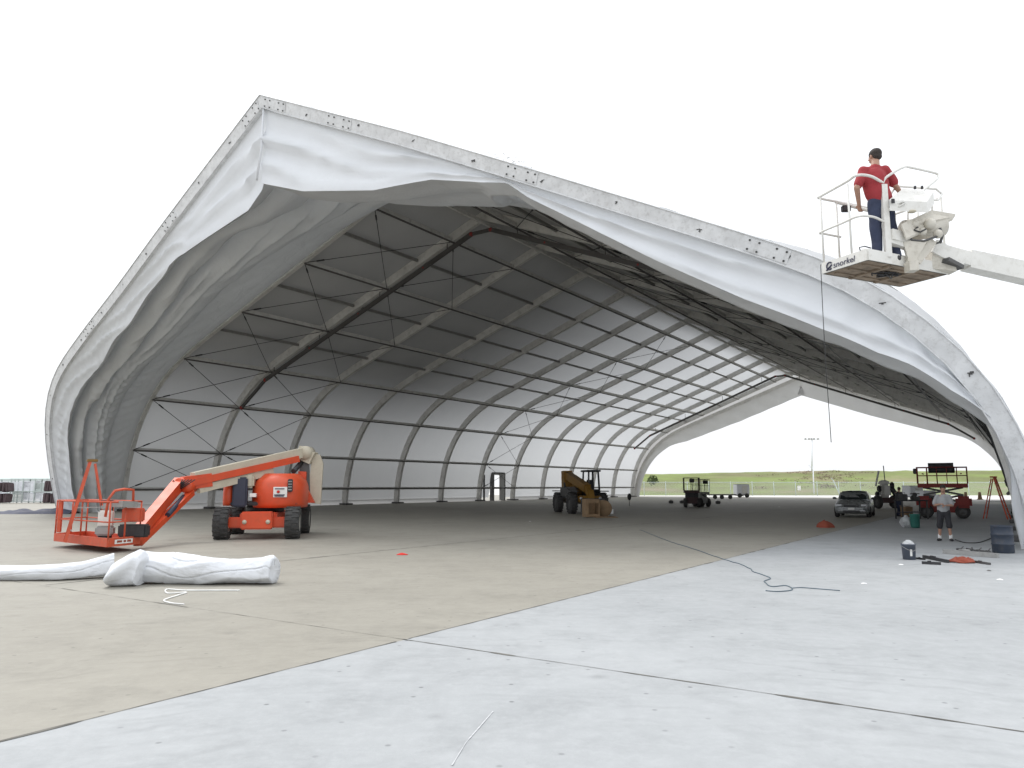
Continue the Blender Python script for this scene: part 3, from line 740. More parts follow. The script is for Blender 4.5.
# far things on the apron
def box_trailer(px0, px1, y0, y1, Y, name, label, cat, side=True, blue=False):
    a = W(px0, y1, Y); b = W(px1, y0, Y); wd = b.x - a.x; hh = b.z - a.z; base = V(((a.x + b.x) / 2, Y, 0)); t = thing(name, base, label, cat); Fm = Frame(base)
    zb = max(.45, a.z)
    MB().box(Fm, (0, 1.0, (zb + b.z) / 2), (wd, 2.0, b.z - zb), .05).build('body', M_paletrailer, t)
    MB().box(Fm, (0, 1.0, b.z + .03), (wd + .06, 2.06, .05), .01).build('roof', M_rack, t)
    MB().box(Fm, (0, 1.0, zb - .06), (wd * .96, 1.7, .12)).build('chassis', M_steel, t)
    for sx in (-.3, .3):
        wh = MB().lathe(Fm(sx * wd, 0.05, .32), (0, 1, 0), [(.0, -.12), (.32, -.12), (.34, 0), (.32, .1), (0, .1)], 14).build('wheel', M_tyre, t)
    if blue: MB().box(Fm, (wd / 2 + .03, 1.0, (zb + b.z) / 2), (.05, 1.8, (b.z - zb) * .8)).build('side_panel', M_bluepanel, t)
    MB().box(Fm, (wd * .1, -.02, (zb + b.z) / 2), (wd * .42, .04, (b.z - zb) * .8), .01).build('door', M_wht, t)
    return t
box_trailer(737.5, 749, 484.5, 496, 112, 'box_trailer', 'small white box trailer with a blue side standing before the far fence', 'trailer', blue=True)
box_trailer(911, 923, 486, 499, 90, 'box_trailer', 'white box trailer behind the green bin and left of the red lift', 'trailer')
box_trailer(925, 936, 491, 500, 84, 'box_trailer', 'low white trailer partly behind the red scissor lift', 'trailer')
ft = thing('flatbed_trailer', G(722, 499), 'low dark flatbed trailer parked left of the small white box trailer', 'trailer'); Fm = Frame(G(722, 499))
MB().box(Fm, (0, 0, .55), (3.4, 1.6, .16), .02).build('deck', M_steel, ft)
for x in (-1.1, -.2, .9): MB().lathe(Fm(x, -.7, .27), (0, 1, 0), [(0, -.1), (.27, -.1), (.27, .1), (0, .1)], 12).build('wheel', M_tyre, ft)
MB().bar(Fm(1.7, 0, .5), Fm(2.9, 0, .4), .1, .1).build('drawbar', M_steel, ft)
# ------------------------------------------------------------------ left background
def rack(px0, px1, Y, label, cols, m=M_rack, dark=()):
    a = G(px0, 503); a = V(((px0 - 512) / 757 * Y, Y, 0)); b = V(((px1 - 512) / 757 * Y, Y, 0)); wd = (b - a).length
    t = thing('storage_rack', (a + b) / 2, label, 'storage rack', 'storage racks beyond the hangar wall'); Fm = Frame(a)
    for k in range(cols + 1):
        mb = MB(); [mb.bar(Fm(wd * k / cols, y, 0), Fm(wd * k / cols, y, 2.45), .09, .09) for y in (0, 1.1)]; mb.build('upright', M_rack, t)
    for z in (1.15, 2.4, .12):
        MB().box(Fm, (wd / 2, .55, z), (wd, 1.2, .08)).build('shelf', M_rack, t)
    for z in (.16, 1.19):
        for k in range(cols):
            mb = MB(); hh = random.uniform(.8, 1.0); nlay = 7
            for q in range(nlay): mb.box(Fm, (wd * (k + .5) / cols + random.uniform(-.02, .02), .55, z + .05 + hh * q / nlay + .05), (wd / cols * .85, 1.0, hh / nlay * .72), .01)
            mb.build('panel_stack', M_paletrailer if (k + int(z > 1)) % 3 else M_rack, t)
    return t
rack(11, 47, 77, 'pale steel rack of stacked panels beyond the left hangar foot', 3)
rack(-60, 8, 79, 'pale steel rack of stacked panels cut off by the left edge', 5)
def darkload(px0, px1, z0, z1, Y, label):
    a = V(((px0 - 512) / 757 * Y, Y, 0)); b = V(((px1 - 512) / 757 * Y, Y, 0)); mb = MB(); Fm = Frame(a); wd = (b - a).length
    for r_ in range(2):
        for k in range(5):
            hh = (z1 - z0) / 2; mb.box(Fm, (wd * (k + .5) / 5, random.uniform(-.2, .2), z0 + hh * r_ + hh * .46 + random.uniform(-.04, .04)), (wd / 5 * random.uniform(.8, 1.1), random.uniform(.8, 1.2), hh * random.uniform(.7, .95)), .06, tilt=Matrix.Rotation(random.uniform(-.12, .12), 3, 'Y'))
    top(mb, 'crate_stack', M_crate, (a + b) / 2, label, 'crates', 'dark crates beside the racks')
darkload(-2, 12, 0, 2.2, 75.5, 'dark maroon crate stack at the left edge in front of the pale rack')
darkload(46, 62, 0, 2.3, 75.5, 'dark maroon crate stack right beside the draped left hangar foot')
mb = MB(); rows = []
for i in range(40):
    row = []
    for j in range(14):
        u = i / 39; v = j / 13; p = V((-33.6 + 6.4 * u, 46.4 + 1.6 * v + .2 * math.sin(u * 9), 0))
        e = math.sin(math.pi * v) * (.10 + .34 * u ** 1.5) * (.35 + .65 * math.sin(math.pi * min(1, u * 1.02)) ** .5)
        row.append(p + V((0, 0, max(.008, e * (1 + .9 * noise.noise(V((u * 9, v * 4, 0))))))))
    rows.append(row)
top(mb.grid(rows), 'tarp', M_tarp, (-30, 47, 0), 'crumpled dark blue tarp lying on the ground by the left hangar foot', 'tarp')
# pale low building and tree line far left
lb = thing('warehouse', V((-120, 160, 0)), 'long low pale warehouse behind the racks at the left edge', 'building')
Fm = Frame((-120, 160, 0)); MB().box(Fm, (0, 6, 1.4), (90, 12, 2.8)).build('wall', M_paletrailer, lb); MB().box(Fm, (0, 6, 2.95), (91, 13, .25)).build('roof', M_rack, lb)
for k in range(6): MB().box(Fm, (20 + 4 * k, -.03, 1.2), (2.4, .06, 2.2)).build('door', M_rack, lb)
tm = MB()
M_far = mat('distant_hill', (.50, .55, .53), .95, var=.1, scale=.01)
rows = [[V((-700 + 12 * i, 620, -1)), V((-700 + 12 * i, 640, 10.5 + 3.5 * noise.noise(V((i * .21, 0, 0))) + 1.5 * noise.noise(V((i * .8, 3, 0)))))  , V((-700 + 12 * i, 760, 4))] for i in range(50)]
top(tm.grid(rows), 'distant_hill', M_far, (0, 0, 0), kind='structure', weld=False)

# ------------------------------------------------------------------ orange boom lift
def wheel(Fm, c, r, wd, parent, ax=(1, 0, 0), rim=M_rim, lugs=True):
    c = Fm(*c) if Fm else V(c); ax = (Fm.rot() @ V(ax)) if Fm else V(ax)
    t = MB().lathe(c - ax * wd / 2, ax, [(r * .55, .02 * wd), (r * .86, 0), (r * .96, wd * .1), (r, wd * .3), (r, wd * .7), (r * .96, wd * .9), (r * .86, wd), (r * .55, wd * .98)], 28)
    if lugs:
        x = ax.cross(V((0, 0, 1))).normalized(); z = x.cross(ax)
        for k in range(18):
            a = 2 * math.pi * k / 18
            for sg in (-1, 1):
                a2 = a + sg * .09; d = x * math.cos(a2) + z * math.sin(a2); q = c + d * (r * 1.0) + ax * sg * wd * .24
                t.bar(q - ax * wd * .23, q + ax * wd * .23, r * .13, r * .07, up=d)
    tw = t.build('wheel', M_tyre, parent)
    MB().lathe(c - ax * wd * .47, ax, [(0, wd * .12), (r * .2, wd * .10), (r * .3, wd * .18), (r * .5, wd * .16), (r * .57, 0), (r * .57, wd * .94), (r * .5, wd * .78), (r * .3, wd * .76), (r * .2, wd * .84), (0, wd * .82)], 20).build('rim', rim, tw)
    return tw
fa_, ra_ = V((-8.25, 24.75, 0)), V((-8.75, 27.6, 0))
lc = (fa_ + ra_) / 2; lrz = math.atan2(-(ra_ - fa_).x, (ra_ - fa_).y)
L_ = Frame(lc, lrz)
lift = thing('boom_lift', lc, 'orange articulated boom lift with cream boom parked inside the left of the hangar, basket lowered', 'boom lift', rz=lrz)
for x, y in ((-1.1, -1.45), (1.1, -1.45), (-1.15, 1.45), (1.15, 1.45)): wheel(L_, (x, y, .51), .51, .46, lift)
mb = MB(); mb.box(L_, (0, 0, .62), (1.15, 3.0, .42), .04)
for y in (-1.45, 1.45): mb.box(L_, (0, y, .53), (1.85, .30, .34), .04)
mb.box(L_, (0, -1.62, .60), (.98, .42, .56), .04)
ch = mb.build('chassis', M_or, lift)
for x in (-.36, .36): MB().lathe(L_(x, -1.83, .56), L_.rot() @ V((0, -1, 0)), [(.07, 0), (.07, .04), (0, .05)], 10).build('tow_lug', M_cream, ch)
MB().lathe(L_(0, 0, .82), (0, 0, 1), [(.0, 0), (.62, 0), (.62, .2), (.5, .26), (0, .26)], 24).build('slew_ring', M_blk, lift)
tur = MB().box(L_, (0, .2, 1.12), (2.3, 2.3, .12), .03).build('turret', M_blk, lift)
def hood(x0, x1, y0, y1, z0, z1, name, m, lobe=2.6):
    mb = MB(); rows = []; n = 28
    for i in range(11):
        f = i / 10; z = z0 + (z1 - z0) * f; k = (1 - abs(f * 1.12 - .38) ** 3.0 * .72) * (1 if f < 1 else .97)
        sxx = (x1 - x0) / 2 * (k if f < .9 else k * .93); syy = (y1 - y0) / 2 * (k if f < .9 else k * .93); row = []
        for j in range(n):
            a = 2 * math.pi * j / n; ca, sa = math.cos(a), math.sin(a)
            row.append(L_((x0 + x1) / 2 + sxx * math.copysign(abs(ca) ** (2 / lobe), ca), (y0 + y1) / 2 + syy * math.copysign(abs(sa) ** (2 / lobe), sa), z))
        rows.append(row)
    mb.grid(rows, close=True); mb.add(rows[-1], [tuple(range(n))]); mb.add(rows[0], [tuple(range(n))[::-1]])
    return mb.build(name, m, lift)
h1 = hood(-.42, 1.42, -1.15, 1.25, .98, 2.12, 'engine_hood', M_or)
h2 = hood(-1.30, -.86, -1.0, 1.15, 1.05, 2.02, 'tank_hood', M_or, 3.2)
MB().box(L_, (-.68, -.95, 1.5), (.46, .3, .98), .05).build('grille', M_navy, lift)
MB().box(L_, (-.44, -.62, 1.86), (.34, .7, .44), .06).build('boom_rest', M_cream, lift)
st = MB().box(L_, (.62, -1.165, 1.50), (.44, .03, .34), .005).build('sign_plate', M_sticker, h1)
for k, (x, z, w_) in enumerate(((.60, 1.61, .30), (.60, 1.41, .34), (.60, 1.37, .30))): MB().box(L_, (x, -1.19, z), (w_, .012, .03)).build('sign_line', M_ink, st)
MB().lathe(L_(.56, -1.185, 1.51), L_.rot() @ V((0, -1, 0)), [(.05, 0), (.05, .01), (0, .01)], 12).build('sign_spot', M_redc, st)
MB().box(L_, (-.25, -1.0, 1.40), (.2, .3, .12), .005).build('sign_plate', M_sticker, h1)
MB().box(L_, (.93, -1.14, 1.72), (.16, .1, .42), .02).build('vent', M_blk, h1)
for k in range(4): MB().box(L_, (.93, -1.2, 1.58 + .09 * k), (.12, .02, .03), .005).build('vent_slat', M_gry, h1)
# tail: counterweight, mast
cw = MB(); cw.prism(Frame(L_(0, .75, 0), lrz), [(1.16, 1.15), (1.80, 1.05), (1.84, 2.5), (1.72, 2.82), (1.5, 2.84), (1.42, 2.4), (1.38, 1.9)], -.12, .22); cw.build('counterweight', M_cream, lift)
fn = MB(); fn.prism(Frame(L_(0, .45, 0), lrz), [(1.05, 1.1), (1.62, 1.12), (1.28, 1.75), (1.3, 2.2), (1.02, 2.22)], -.18, .16); fn.build('tail_fin', M_or, lift)
top_ = W(307, 453, 27.1); kn = W(183, 483.5, 23.8)
MB().bar(L_(1.25, .75, 1.15), top_ + V((-.1, 0, -.1)), .3, .34).build('riser', M_steel, lift)
hd = MB(); hd.lathe(top_ + V((0, -.32, 0)), (0, 1, 0), [(0, 0), (.24, 0), (.24, .6), (0, .6)], 18); hd.bar(top_ + V((-.3, 0, .05)), top_ + V((.25, 0, -.2)), .5, .45); hd.build('boom_head', M_cream, lift)
d = (kn - top_)
up_b = MB().bar(top_ + V((0, 0, .05)), top_ + d * .93 + V((0, 0, .10)), .34, .34).build('main_boom', M_cream, lift)
MB().bar(top_ + d * .06 + V((0, -.26, -.16)), top_ + d * .97 + V((0, -.22, -.06)), .16, .22).build('side_cylinder', M_or, up_b)
MB().bar(top_ + d * .30 + V((0, -.1, -.34)), top_ + d * .88 + V((0, -.1, -.32)), .24, .24).build('lower_boom', M_cream, lift)
MB().bar(top_ + d * .80 + V((0, -.05, -.1)), kn + V((.0, 0, 0)), .36, .42).build('boom_sleeve', M_or, up_b)
MB().tube([top_ + d * .05 + V((0, 0, -.3)), L_(.9, -.1, 2.2)], .09, 8).build('lift_cylinder', M_blk, lift)
MB().bar(top_ + d * .45 + V((0, 0, -.35)), L_(-.35, -.55, 2.05), .14, .14).build('prop', M_steel, lift)
k_ = MB()
for o_ in ((0, 0, 0), (-.16, 0, -.10), (.2, 0, -.12)): k_.lathe(kn + V(o_) + V((0, -.28, 0)), (0, 1, 0), [(0, 0), (.17, 0), (.17, .56), (0, .56)], 14)
knu = k_.build('knuckle', M_or, lift)
hs = MB()
for q in range(5): hs.tube([kn + V((.5 - .1 * q, -.3, .12)), kn + V((.1, -.36, -.16 + .05 * q)), kn + V((-.15, -.34, .10 - .06 * q)), kn + V((-.5, -.28, -.55))], .018, 5)
hs.build('hose', M_blk, lift)
jend = W(139, 531, 20.9); jend2 = W(138, 545, 20.9)
MB().bar(kn + V((-.1, 0, .03)), jend, .30, .34, w2=.26, h2=.28).build('jib_arm', M_or, lift)
MB().bar(kn + V((.28, 0, -.28)), jend2 + V((0, 0, .05)), .20, .17).build('jib_link', M_or, lift)
jc = kn.lerp(jend, .12) + V((.18, 0, -.25)); MB().tube([jc, jc.lerp(jend2 + V((.3, 0, .25)), .5)], .075, 10).build('jib_cylinder', M_navy, lift)
# basket
zb = .16
c_near, c_left, c_right = G(107.5, 547.2, zb), G(54.5, 541, zb), G(139, 544, zb)
c_far = c_left + c_right - c_near
bk = [c_near, c_left, c_far, c_right]
def up(p, h): return p + V((0, 0, h))
def frame_box(pts, h, th=.05):
    mb = MB()
    for i in range(4):
        a, b = pts[i], pts[(i + 1) % 4]; mb.bar(up(a, h / 2), up(b, h / 2), th, h)
    return mb
bf = frame_box(bk, .22); bf.add([up(p, .03) for p in bk], [(0, 1, 2, 3)]); bf.add([up(p, .05) for p in bk], [(0, 1, 2, 3)])
bask = bf.build('basket', M_ord, lift)
nlab = MB(); a = c_near.lerp(c_right, .18); b = c_near.lerp(c_right, .75); dn = V((c_near - c_far)); dn.z = 0; e_ = (c_right - c_near).normalized(); nn = V((e_.y, -e_.x, 0)); a += nn * .03; b += nn * .03
nlab.add([up(a, .06), up(b, .06), up(b, .17), up(a, .17)], [(0, 1, 2, 3)]); sp_ = nlab.build('name_plate', M_sticker, bask)
for f0, f1 in ((.12, .40), (.48, .62), (.68, .90)):
    q0, q1 = a.lerp(b, f0) + nn * .004, a.lerp(b, f1) + nn * .004; MB().add([up(q0, .09), up(q1, .09), up(q1, .145), up(q0, .15)], [(0, 1, 2, 3)]).build('worn_lettering', M_orangeb, sp_)
def lp(i, f): return bk[i].lerp(bk[(i + 1) % 4], f)
RH = 1.13
for a, b, skip in ((bk[0], bk[1], 0), (bk[1], bk[2], 0), (bk[2], bk[3], 0), (bk[3], bk[0], 0)):
    MB().tube([up(a, RH), up(b, RH)], .024, 8).build('top_rail', M_ord, bask)
    MB().tube([up(a, .62), up(b, .62)], .018, 8).build('mid_rail', M_ord, bask)
for i in range(4):
    for f in (0, .5): MB().tube([up(lp(i, f), .2), up(lp(i, f), RH)], .022, 8).build('rail_post', M_ord, bask)
a, b = lp(0, .93), lp(1, .12)
for q in (a, b): MB().bar(up(q, .25), up(q, RH + .02), .10, .05).build('gate_post', M_ord, bask)
# console hoop and box
cs = c_near.lerp(c_right, .1); ce = c_near.lerp(c_right, .95); hoop = [up(cs + V((-.25, .1, 0)), .75), up(cs + V((-.2, .1, 0)), 1.2), up(cs + V((-.05, .1, 0)), 1.42), up(cs.lerp(ce, .35), 1.46), up(cs.lerp(ce, .7), 1.44), up(cs.lerp(ce, .72), 1.1)]
MB().tube(hoop, .035, 8).build('console_guard', M_ord, bask)
MB().bar(up(cs.lerp(ce, .05) + V((0, .1, 0)), 1.08), up(cs.lerp(ce, .62) + V((0, .1, 0)), 1.05), .34, .16).build('control_console', M_gry, bask)
MB().box(Frame(up(c_right.lerp(c_near, .28), 0)), (0, .05, .78), (.52, .25, .36), .03).build('tool_box', M_ord, bask)
MB().box(Frame(up(c_right.lerp(c_near, .35), 0)), (0, .25, .36), (.75, .3, .34), .04).build('battery_box', M_blk, bask)
MB().tube([up(jend, 0), up(jend2, -.02)], .12, 8).build('basket_pivot', M_or, bask)
# things in the basket
bc = up(c_near.lerp(c_right, .12).lerp(c_far, .25), 0)
wl = thing('welding_unit', V((bc.x, bc.y, zb + .06)), 'small grey and white machine standing in the orange basket', 'machine'); Fw = Frame((bc.x, bc.y, zb + .06), .3)
MB().box(Fw, (0, 0, .62), (.34, .36, .44), .04).build('casing', M_wht, wl); MB().box(Fw, (0, 0, .30), (.42, .44, .24), .04).build('base', M_gry, wl)
MB().box(Fw, (0, 0, .92), (.26, .26, .18), .05).build('motor', M_gry, wl); MB().tube([Fw(-.14, 0, .82), Fw(-.14, 0, 1.1), Fw(.14, 0, 1.1), Fw(.14, 0, .82)], .015, 6).build('handle', M_blk, wl)
MB().lathe(Fw(0, 0, 0), (0, 0, 1), [(0, 0), (.17, 0), (.17, .18), (0, .18)], 14).build('foot', M_blk, wl)

def step_ladder(loc, rz, h, m, label, w0=.30, w1=.52, spread=.95, cap=M_cream, name_group=None):
    t = thing('step_ladder', loc, label, 'ladder', name_group, rz); Fm = Frame(loc, rz)
    for sg in (-1, 1):
        MB().bar(Fm(sg * w1 / 2, -spread / 2, 0), Fm(sg * w0 / 2, -.05, h), .075, .03, up=Fm.rot() @ V((1, 0, 0))).build('front_rail', m, t)
        MB().bar(Fm(sg * w1 / 2, spread / 2, 0), Fm(sg * w0 / 2, .07, h * .97), .05, .025, up=Fm.rot() @ V((1, 0, 0))).build('rear_rail', m, t)
        MB().bar(Fm(sg * w1 * .42, -spread * .27, h * .42), Fm(sg * w1 * .42, spread * .27, h * .42), .02, .02).build('spreader', M_gry, t)
    n = int(h / .3)
    for k in range(1, n):
        f = k * .3 / h; ww = w1 + (w0 - w1) * f; y = -spread / 2 + (spread / 2 - .05) * f
        MB().box(Fm, (0, y + .03, k * .3), (ww, .09, .03), .004).build('step', M_gry, t)
        MB().bar(Fm(-ww / 2, spread / 2 - (spread / 2 - .07) * f, k * .3), Fm(ww / 2, spread / 2 - (spread / 2 - .07) * f, k * .3), .025, .025).build('rear_brace', m, t)
    MB().box(Fm, (0, 0, h + .02), (w0 + .08, .26, .07), .012).build('top_cap', cap, t)
    return t
lb_ = up(lp(0, .42).lerp(c_far, .10), .06)
step_ladder((lb_.x, lb_.y + .1, zb + .06), R(-58), 2.15, M_ord, 'orange step ladder standing in the lowered orange basket', cap=M_yel, w0=.26, w1=.5, spread=1.0)

# ------------------------------------------------------------------ rolled fabric on the ground
def tube_surface(path, radf, n=40, seed=0, squash=.8):
    rows = []; N = len(path)
    for i, p in enumerate(path):
        d = (path[min(i + 1, N - 1)] - path[max(i - 1, 0)]); d.z = 0; d.normalize(); x = V((-d.y, d.x, 0)); r, h = radf(i / (N - 1)); row = []
        for k in range(n):
            a = 2 * math.pi * k / n; fo = 1 + .12 * noise.noise(V((i * .04 + seed, math.cos(a) * 1.3, math.sin(a) * 1.3))) + .06 * crease(a * 4 + i * .07 + 3 * noise.noise(V((i * .05, seed, 0)))) + .03 * noise.noise(V((i * .09, a * 1.6, seed))) - .11 * max(0, 1 - abs(math.sin(a * 2.5 + i * .035 + 2.2 * noise.noise(V((i * .045, seed, 4))))) * 7) - .05 * max(0, 1 - abs(math.sin(i * .21 + a * 1.1 + seed)) * 5) + .02 * crease(a * 2 - i * .16 + seed)
            y = math.cos(a) * r * fo; z = h + math.sin(a) * h * fo; z = max(z, .006 + .01 * math.sin(a * 3) ** 2)
            row.append(V((p.x, p.y, 0)) + x * y + V((0, 0, z)))
        rows.append(row)
    return rows
mb = MB()
g = lambda x, y: G(x, y)
pA = [g(130, 583).lerp(g(274, 584), k / 70) + V((0, .03 * math.sin(k * .12), 0)) for k in range(71)]
def rA(f):
    h = float(np.interp(f, [0, .03, .08, .25, .5, .75, .9, .97, 1], [.20, .25, .275, .27, .24, .215, .225, .25, .22])); return (h * 1.25 if f < .97 else h * 1.1), h
rows = tube_surface(pA, rA, 110, 1.0); mb.grid(rows, close=True)
for r_ in (rows[0], rows[-1]):
    c = sum(r_, V((0, 0, 0))) / len(r_); ins = [c + (p - c) * .5 + V((.10 if r_ is rows[0] else -.06, 0, 0)) for p in r_]; mb.grid([r_, ins], close=True); mb.add(ins, [tuple(range(len(ins)))])
# peak at the right end
e = pA[-1]; mb.grid([[e + V((-.55 + .05 * i, -.05 + .25 * (j / 6 - .5) * (1 - i / 14), .30 + .17 * (i / 11) ** 2.2 * (1 - abs(j / 3 - 1)) + .02)) for j in range(7)] for i in range(12)])
top(mb, 'fabric_roll', M_roll, g(205, 590), 'thick white roll of hangar fabric lying on the tan concrete in the left foreground', 'fabric roll')
mb = MB(); pB = [g(-60, 580).lerp(g(60, 580), k / 40) for k in range(40)] + [g(60, 580).lerp(g(112, 577), k / 20) for k in range(21)]
rows = tube_surface(pB, lambda f: (float(np.interp(f, [0, .5, .8, 1], [.17, .18, .20, .24])), float(np.interp(f, [0, .5, .8, 1], [.12, .13, .16, .23]))), 90, 7.0); mb.grid(rows, close=True)
top(mb, 'fabric_roll', M_roll, g(20, 582), 'thinner white roll of fabric running off the left edge of the photo', 'fabric roll')
mb = MB(); rows = []
for i in range(34):
    f = i / 33; row = []
    c = g(104, 588).lerp(g(133, 588), f); hgt = float(np.interp(f, [0, .3, .75, .9, 1], [.40, .50, .62, .58, .45]))
    for k in range(30):
        a = math.pi * 2 * k / 30; ww = .30 + .06 * math.sin(f * 6)
        z = hgt / 2 + math.sin(a) * hgt / 2 * (1 + .05 * noise.noise(V((f * 5, a, 3)))); y = .3 + math.cos(a) * ww * (1 + .12 * math.sin(a * 4 + f * 5))
        row.append(c + V((.05 * math.sin(a), y, max(.006, z))))
    rows.append(row)
mb.grid(rows, close=True); mb.add(rows[0], [tuple(range(30))[::-1]]); mb.add(rows[-1], [tuple(range(30))])
top(mb, 'folded_fabric', M_roll, g(118, 588), 'folded hump of white fabric standing between the thick and the thin roll', 'folded fabric')
def rope_on_ground(px, r, name, m, label, cat, z=None, wob=.0):
    pts = [G(*p) for p in px]; out = []
    for i in range(len(pts) - 1):
        p0 = pts[max(0, i - 1)]; p1 = pts[i]; p2 = pts[i + 1]; p3 = pts[min(len(pts) - 1, i + 2)]
        for k in range(8):
            t = k / 8; q = .5 * ((2 * p1) + (p2 - p0) * t + (2 * p0 - 5 * p1 + 4 * p2 - p3) * t * t + (3 * p1 - p0 - 3 * p2 + p3) * t ** 3)
            q = V((q.x, q.y, r)) + V((noise.noise(q * 2) * wob, noise.noise(q * 2 + V((9, 0, 0))) * wob, 0)); out.append(q)
    out.append(V((pts[-1].x, pts[-1].y, r)))
    return top(MB().tube(out, r, 6), name, m, pts[0], label, cat)
rope_on_ground([(240, 591), (215, 591), (185, 591), (167, 590), (168, 594), (186, 593), (178, 596), (164, 601), (172, 604), (184, 605)], .012, 'rope', M_rope, 'thin white rope trailing on the concrete in front of the thick white roll', 'rope')
rope_on_ground([(640, 530), (668, 541), (690, 548), (722, 559), (742, 565), (756, 573), (769, 578), (765, 582), (772, 587), (786, 586), (792, 590), (780, 592), (766, 591)], .009, 'power_cord', M_cord, 'blue grey cord snaking from the hangar across the concrete joint', 'cord', wob=.05)
rope_on_ground([(792, 588.5), (802, 588), (815, 589), (840, 591)], .008, 'thin_cord', M_cord, 'thin dark cord lying on the grey concrete right of the snaking cord', 'cord')

# ------------------------------------------------------------------ white boom lift basket in the air
PZ = 5.01
D1, D2, D3 = G(868, 260, PZ), G(823, 274, PZ), G(947, 274.5, PZ); D4 = D2 + D3 - D1
mach = V((21.5, 15.5, 0))
wlift = thing('boom_lift', mach, 'white boom lift reaching in from the right with its railed basket high in the air', 'boom lift')
q4 = [D1, D2, D4, D3]
pf = frame_box(q4, .17, .04); pf.build('platform_side', M_wht, wlift)
un = MB(); un.add([up(p, .0) for p in q4], [(0, 1, 2, 3)]); un.add([up(p, .06) for p in q4], [(0, 1, 2, 3)])
for i in range(4): a, b = q4[i], q4[(i + 1) % 4]; un.add([a, b, up(b, .06), up(a, .06)], [(0, 1, 2, 3)])
uo = un.build('platform_floor', M_under, wlift)
for f in (.3, .62): MB().bar(D1.lerp(D3, f).lerp(D2.lerp(D4, f), .06) + V((0, 0, -.02)), D1.lerp(D3, f).lerp(D2.lerp(D4, f), .94) + V((0, 0, -.02)), .07, .03).build('floor_beam', M_under, uo)
for f in (.2, .5, .8): MB().bar(D2.lerp(D1, f).lerp(D4.lerp(D3, f), .05) + V((0, 0, -.012)), D2.lerp(D1, f).lerp(D4.lerp(D3, f), .95) + V((0, 0, -.012)), .05, .02).build('floor_rib', M_under, uo)
cl_ = MB(); c = D1.lerp(D4, .42) + V((0, 0, -.04))
for q in range(14): cl_.tube([c + V((random.uniform(-.25, .3), random.uniform(-.1, .1), random.uniform(-.01, .02))), c + V((random.uniform(-.25, .3), random.uniform(-.1, .1), random.uniform(-.05, .02)))], .012, 5)
cl_.build('hose_bundle', M_blk, uo)
# writing on the left side of the platform
def text_on(txt, size, o, xd, zd, m, parent, name, shear=0.0, ext=.002):
    cu = bpy.data.curves.new(name, 'FONT'); cu.body = txt; cu.size = size; cu.extrude = ext; cu.shear = shear
    to = bpy.data.objects.new(name, cu); col.objects.link(to); dg = bpy.context.evaluated_depsgraph_get()
    me = bpy.data.meshes.new_from_object(to.evaluated_get(dg)); bpy.data.objects.remove(to)
    xd = V(xd).normalized(); zd = V(zd).normalized(); nd = xd.cross(zd).normalized()
    mt = Matrix((xd, zd, nd)).transposed().to_4x4(); mt.translation = V(o)
    me.transform(INV[parent.name] @ mt); me.materials.clear(); me.materials.append(m)
    ob = bpy.data.objects.new(name, me); col.objects.link(ob); ob.parent = parent; INV[ob.name] = INV[parent.name]; return ob
e1 = (D1 - D2).normalized(); n1 = V((e1.y, -e1.x, 0)); n1 = n1 if n1.dot(-D1) > 0 else -n1
text_on('snorkel', .132, D2 + e1 * .22 + n1 * .028 + V((0, 0, .035)), e1, (0, 0, 1), M_ink, wlift, 'lettering', .15)
em = MB(); ec = D2 + e1 * .155 + n1 * .03 + V((0, 0, .085))
em.tube([ec + e1 * (.052 * math.cos(a)) + V((0, 0, .058 * math.sin(a))) for a in [R(40 + 30 * k) for k in range(10)]], .011, 6)
em.tube([ec + e1 * -.06 + V((0, 0, -.06)), ec + e1 * .045 + V((0, 0, .01))], .012, 6); em.build('emblem', M_ink, wlift)
PR = 1.27; zt = .17
def wtube(pts, r, name, m=M_wht, n=8): return MB().tube(pts, r, n).build(name, m, wlift)
def X(px, py, P): return W(px, py, P.y)
pm_ = D1.lerp(D2, .35)   # rail runs from the thick post round the near corner
TP = D1.lerp(D3, .25)
MB().bar(up(TP, .1), up(TP, PR - .03), .085, .085).build('main_post', M_wht, wlift)
lf = D2.lerp(D4, .08)
ne = D1.lerp(D2, .06)
def cat(P_l, n=6):
    out = []
    for i in range(len(P_l) - 1):
        p0 = P_l[max(0, i - 1)]; p1 = P_l[i]; p2 = P_l[i + 1]; p3 = P_l[min(len(P_l) - 1, i + 2)]
        for k in range(n):
            t = k / n; out.append(.5 * ((2 * p1) + (p2 - p0) * t + (2 * p0 - 5 * p1 + 4 * p2 - p3) * t * t + (3 * p1 - p0 - 3 * p2 + p3) * t ** 3))
    return out + [P_l[-1]]
def arc_rail(h, r, nm):
    pts = [up(TP, h), up(TP.lerp(D1, .6), h + .06), up(D1.lerp(D2, .12), h + .08), up(D1.lerp(D2, .35), h + .05), up(D1.lerp(D2, .92), h), up(D2, h - .01), up(D2.lerp(D4, .06), h - .02), up(D2.lerp(D4, .5), h), up(D4.lerp(D2, .05), h), up(D4.lerp(D3, .1), h), up(D3.lerp(D4, .1), h), up(D3, h)]
    wtube(cat(pts), r, nm)
arc_rail(PR, .022, 'top_rail'); 
wtube(cat([up(TP, .64), up(TP.lerp(D1, .6), .69), up(D1.lerp(D2, .15), .71), up(D1.lerp(D2, .5), .70), up(D2, .68), up(D2.lerp(D4, .05), .67), up(D2.lerp(D4, .25), .67)]), .018, 'mid_rail')
for p in (D2.lerp(D1, .04), D1.lerp(D2, .33), D2.lerp(D4, .22), D4, D3, D4.lerp(D3, .5)): wtube([up(p, zt), up(p, PR)], .017, 'rail_post')
wtube([up(D2.lerp(D4, .22), PR - .02), up(D2.lerp(D4, .95), PR - .06)], .03, 'sliding_gate_bar')
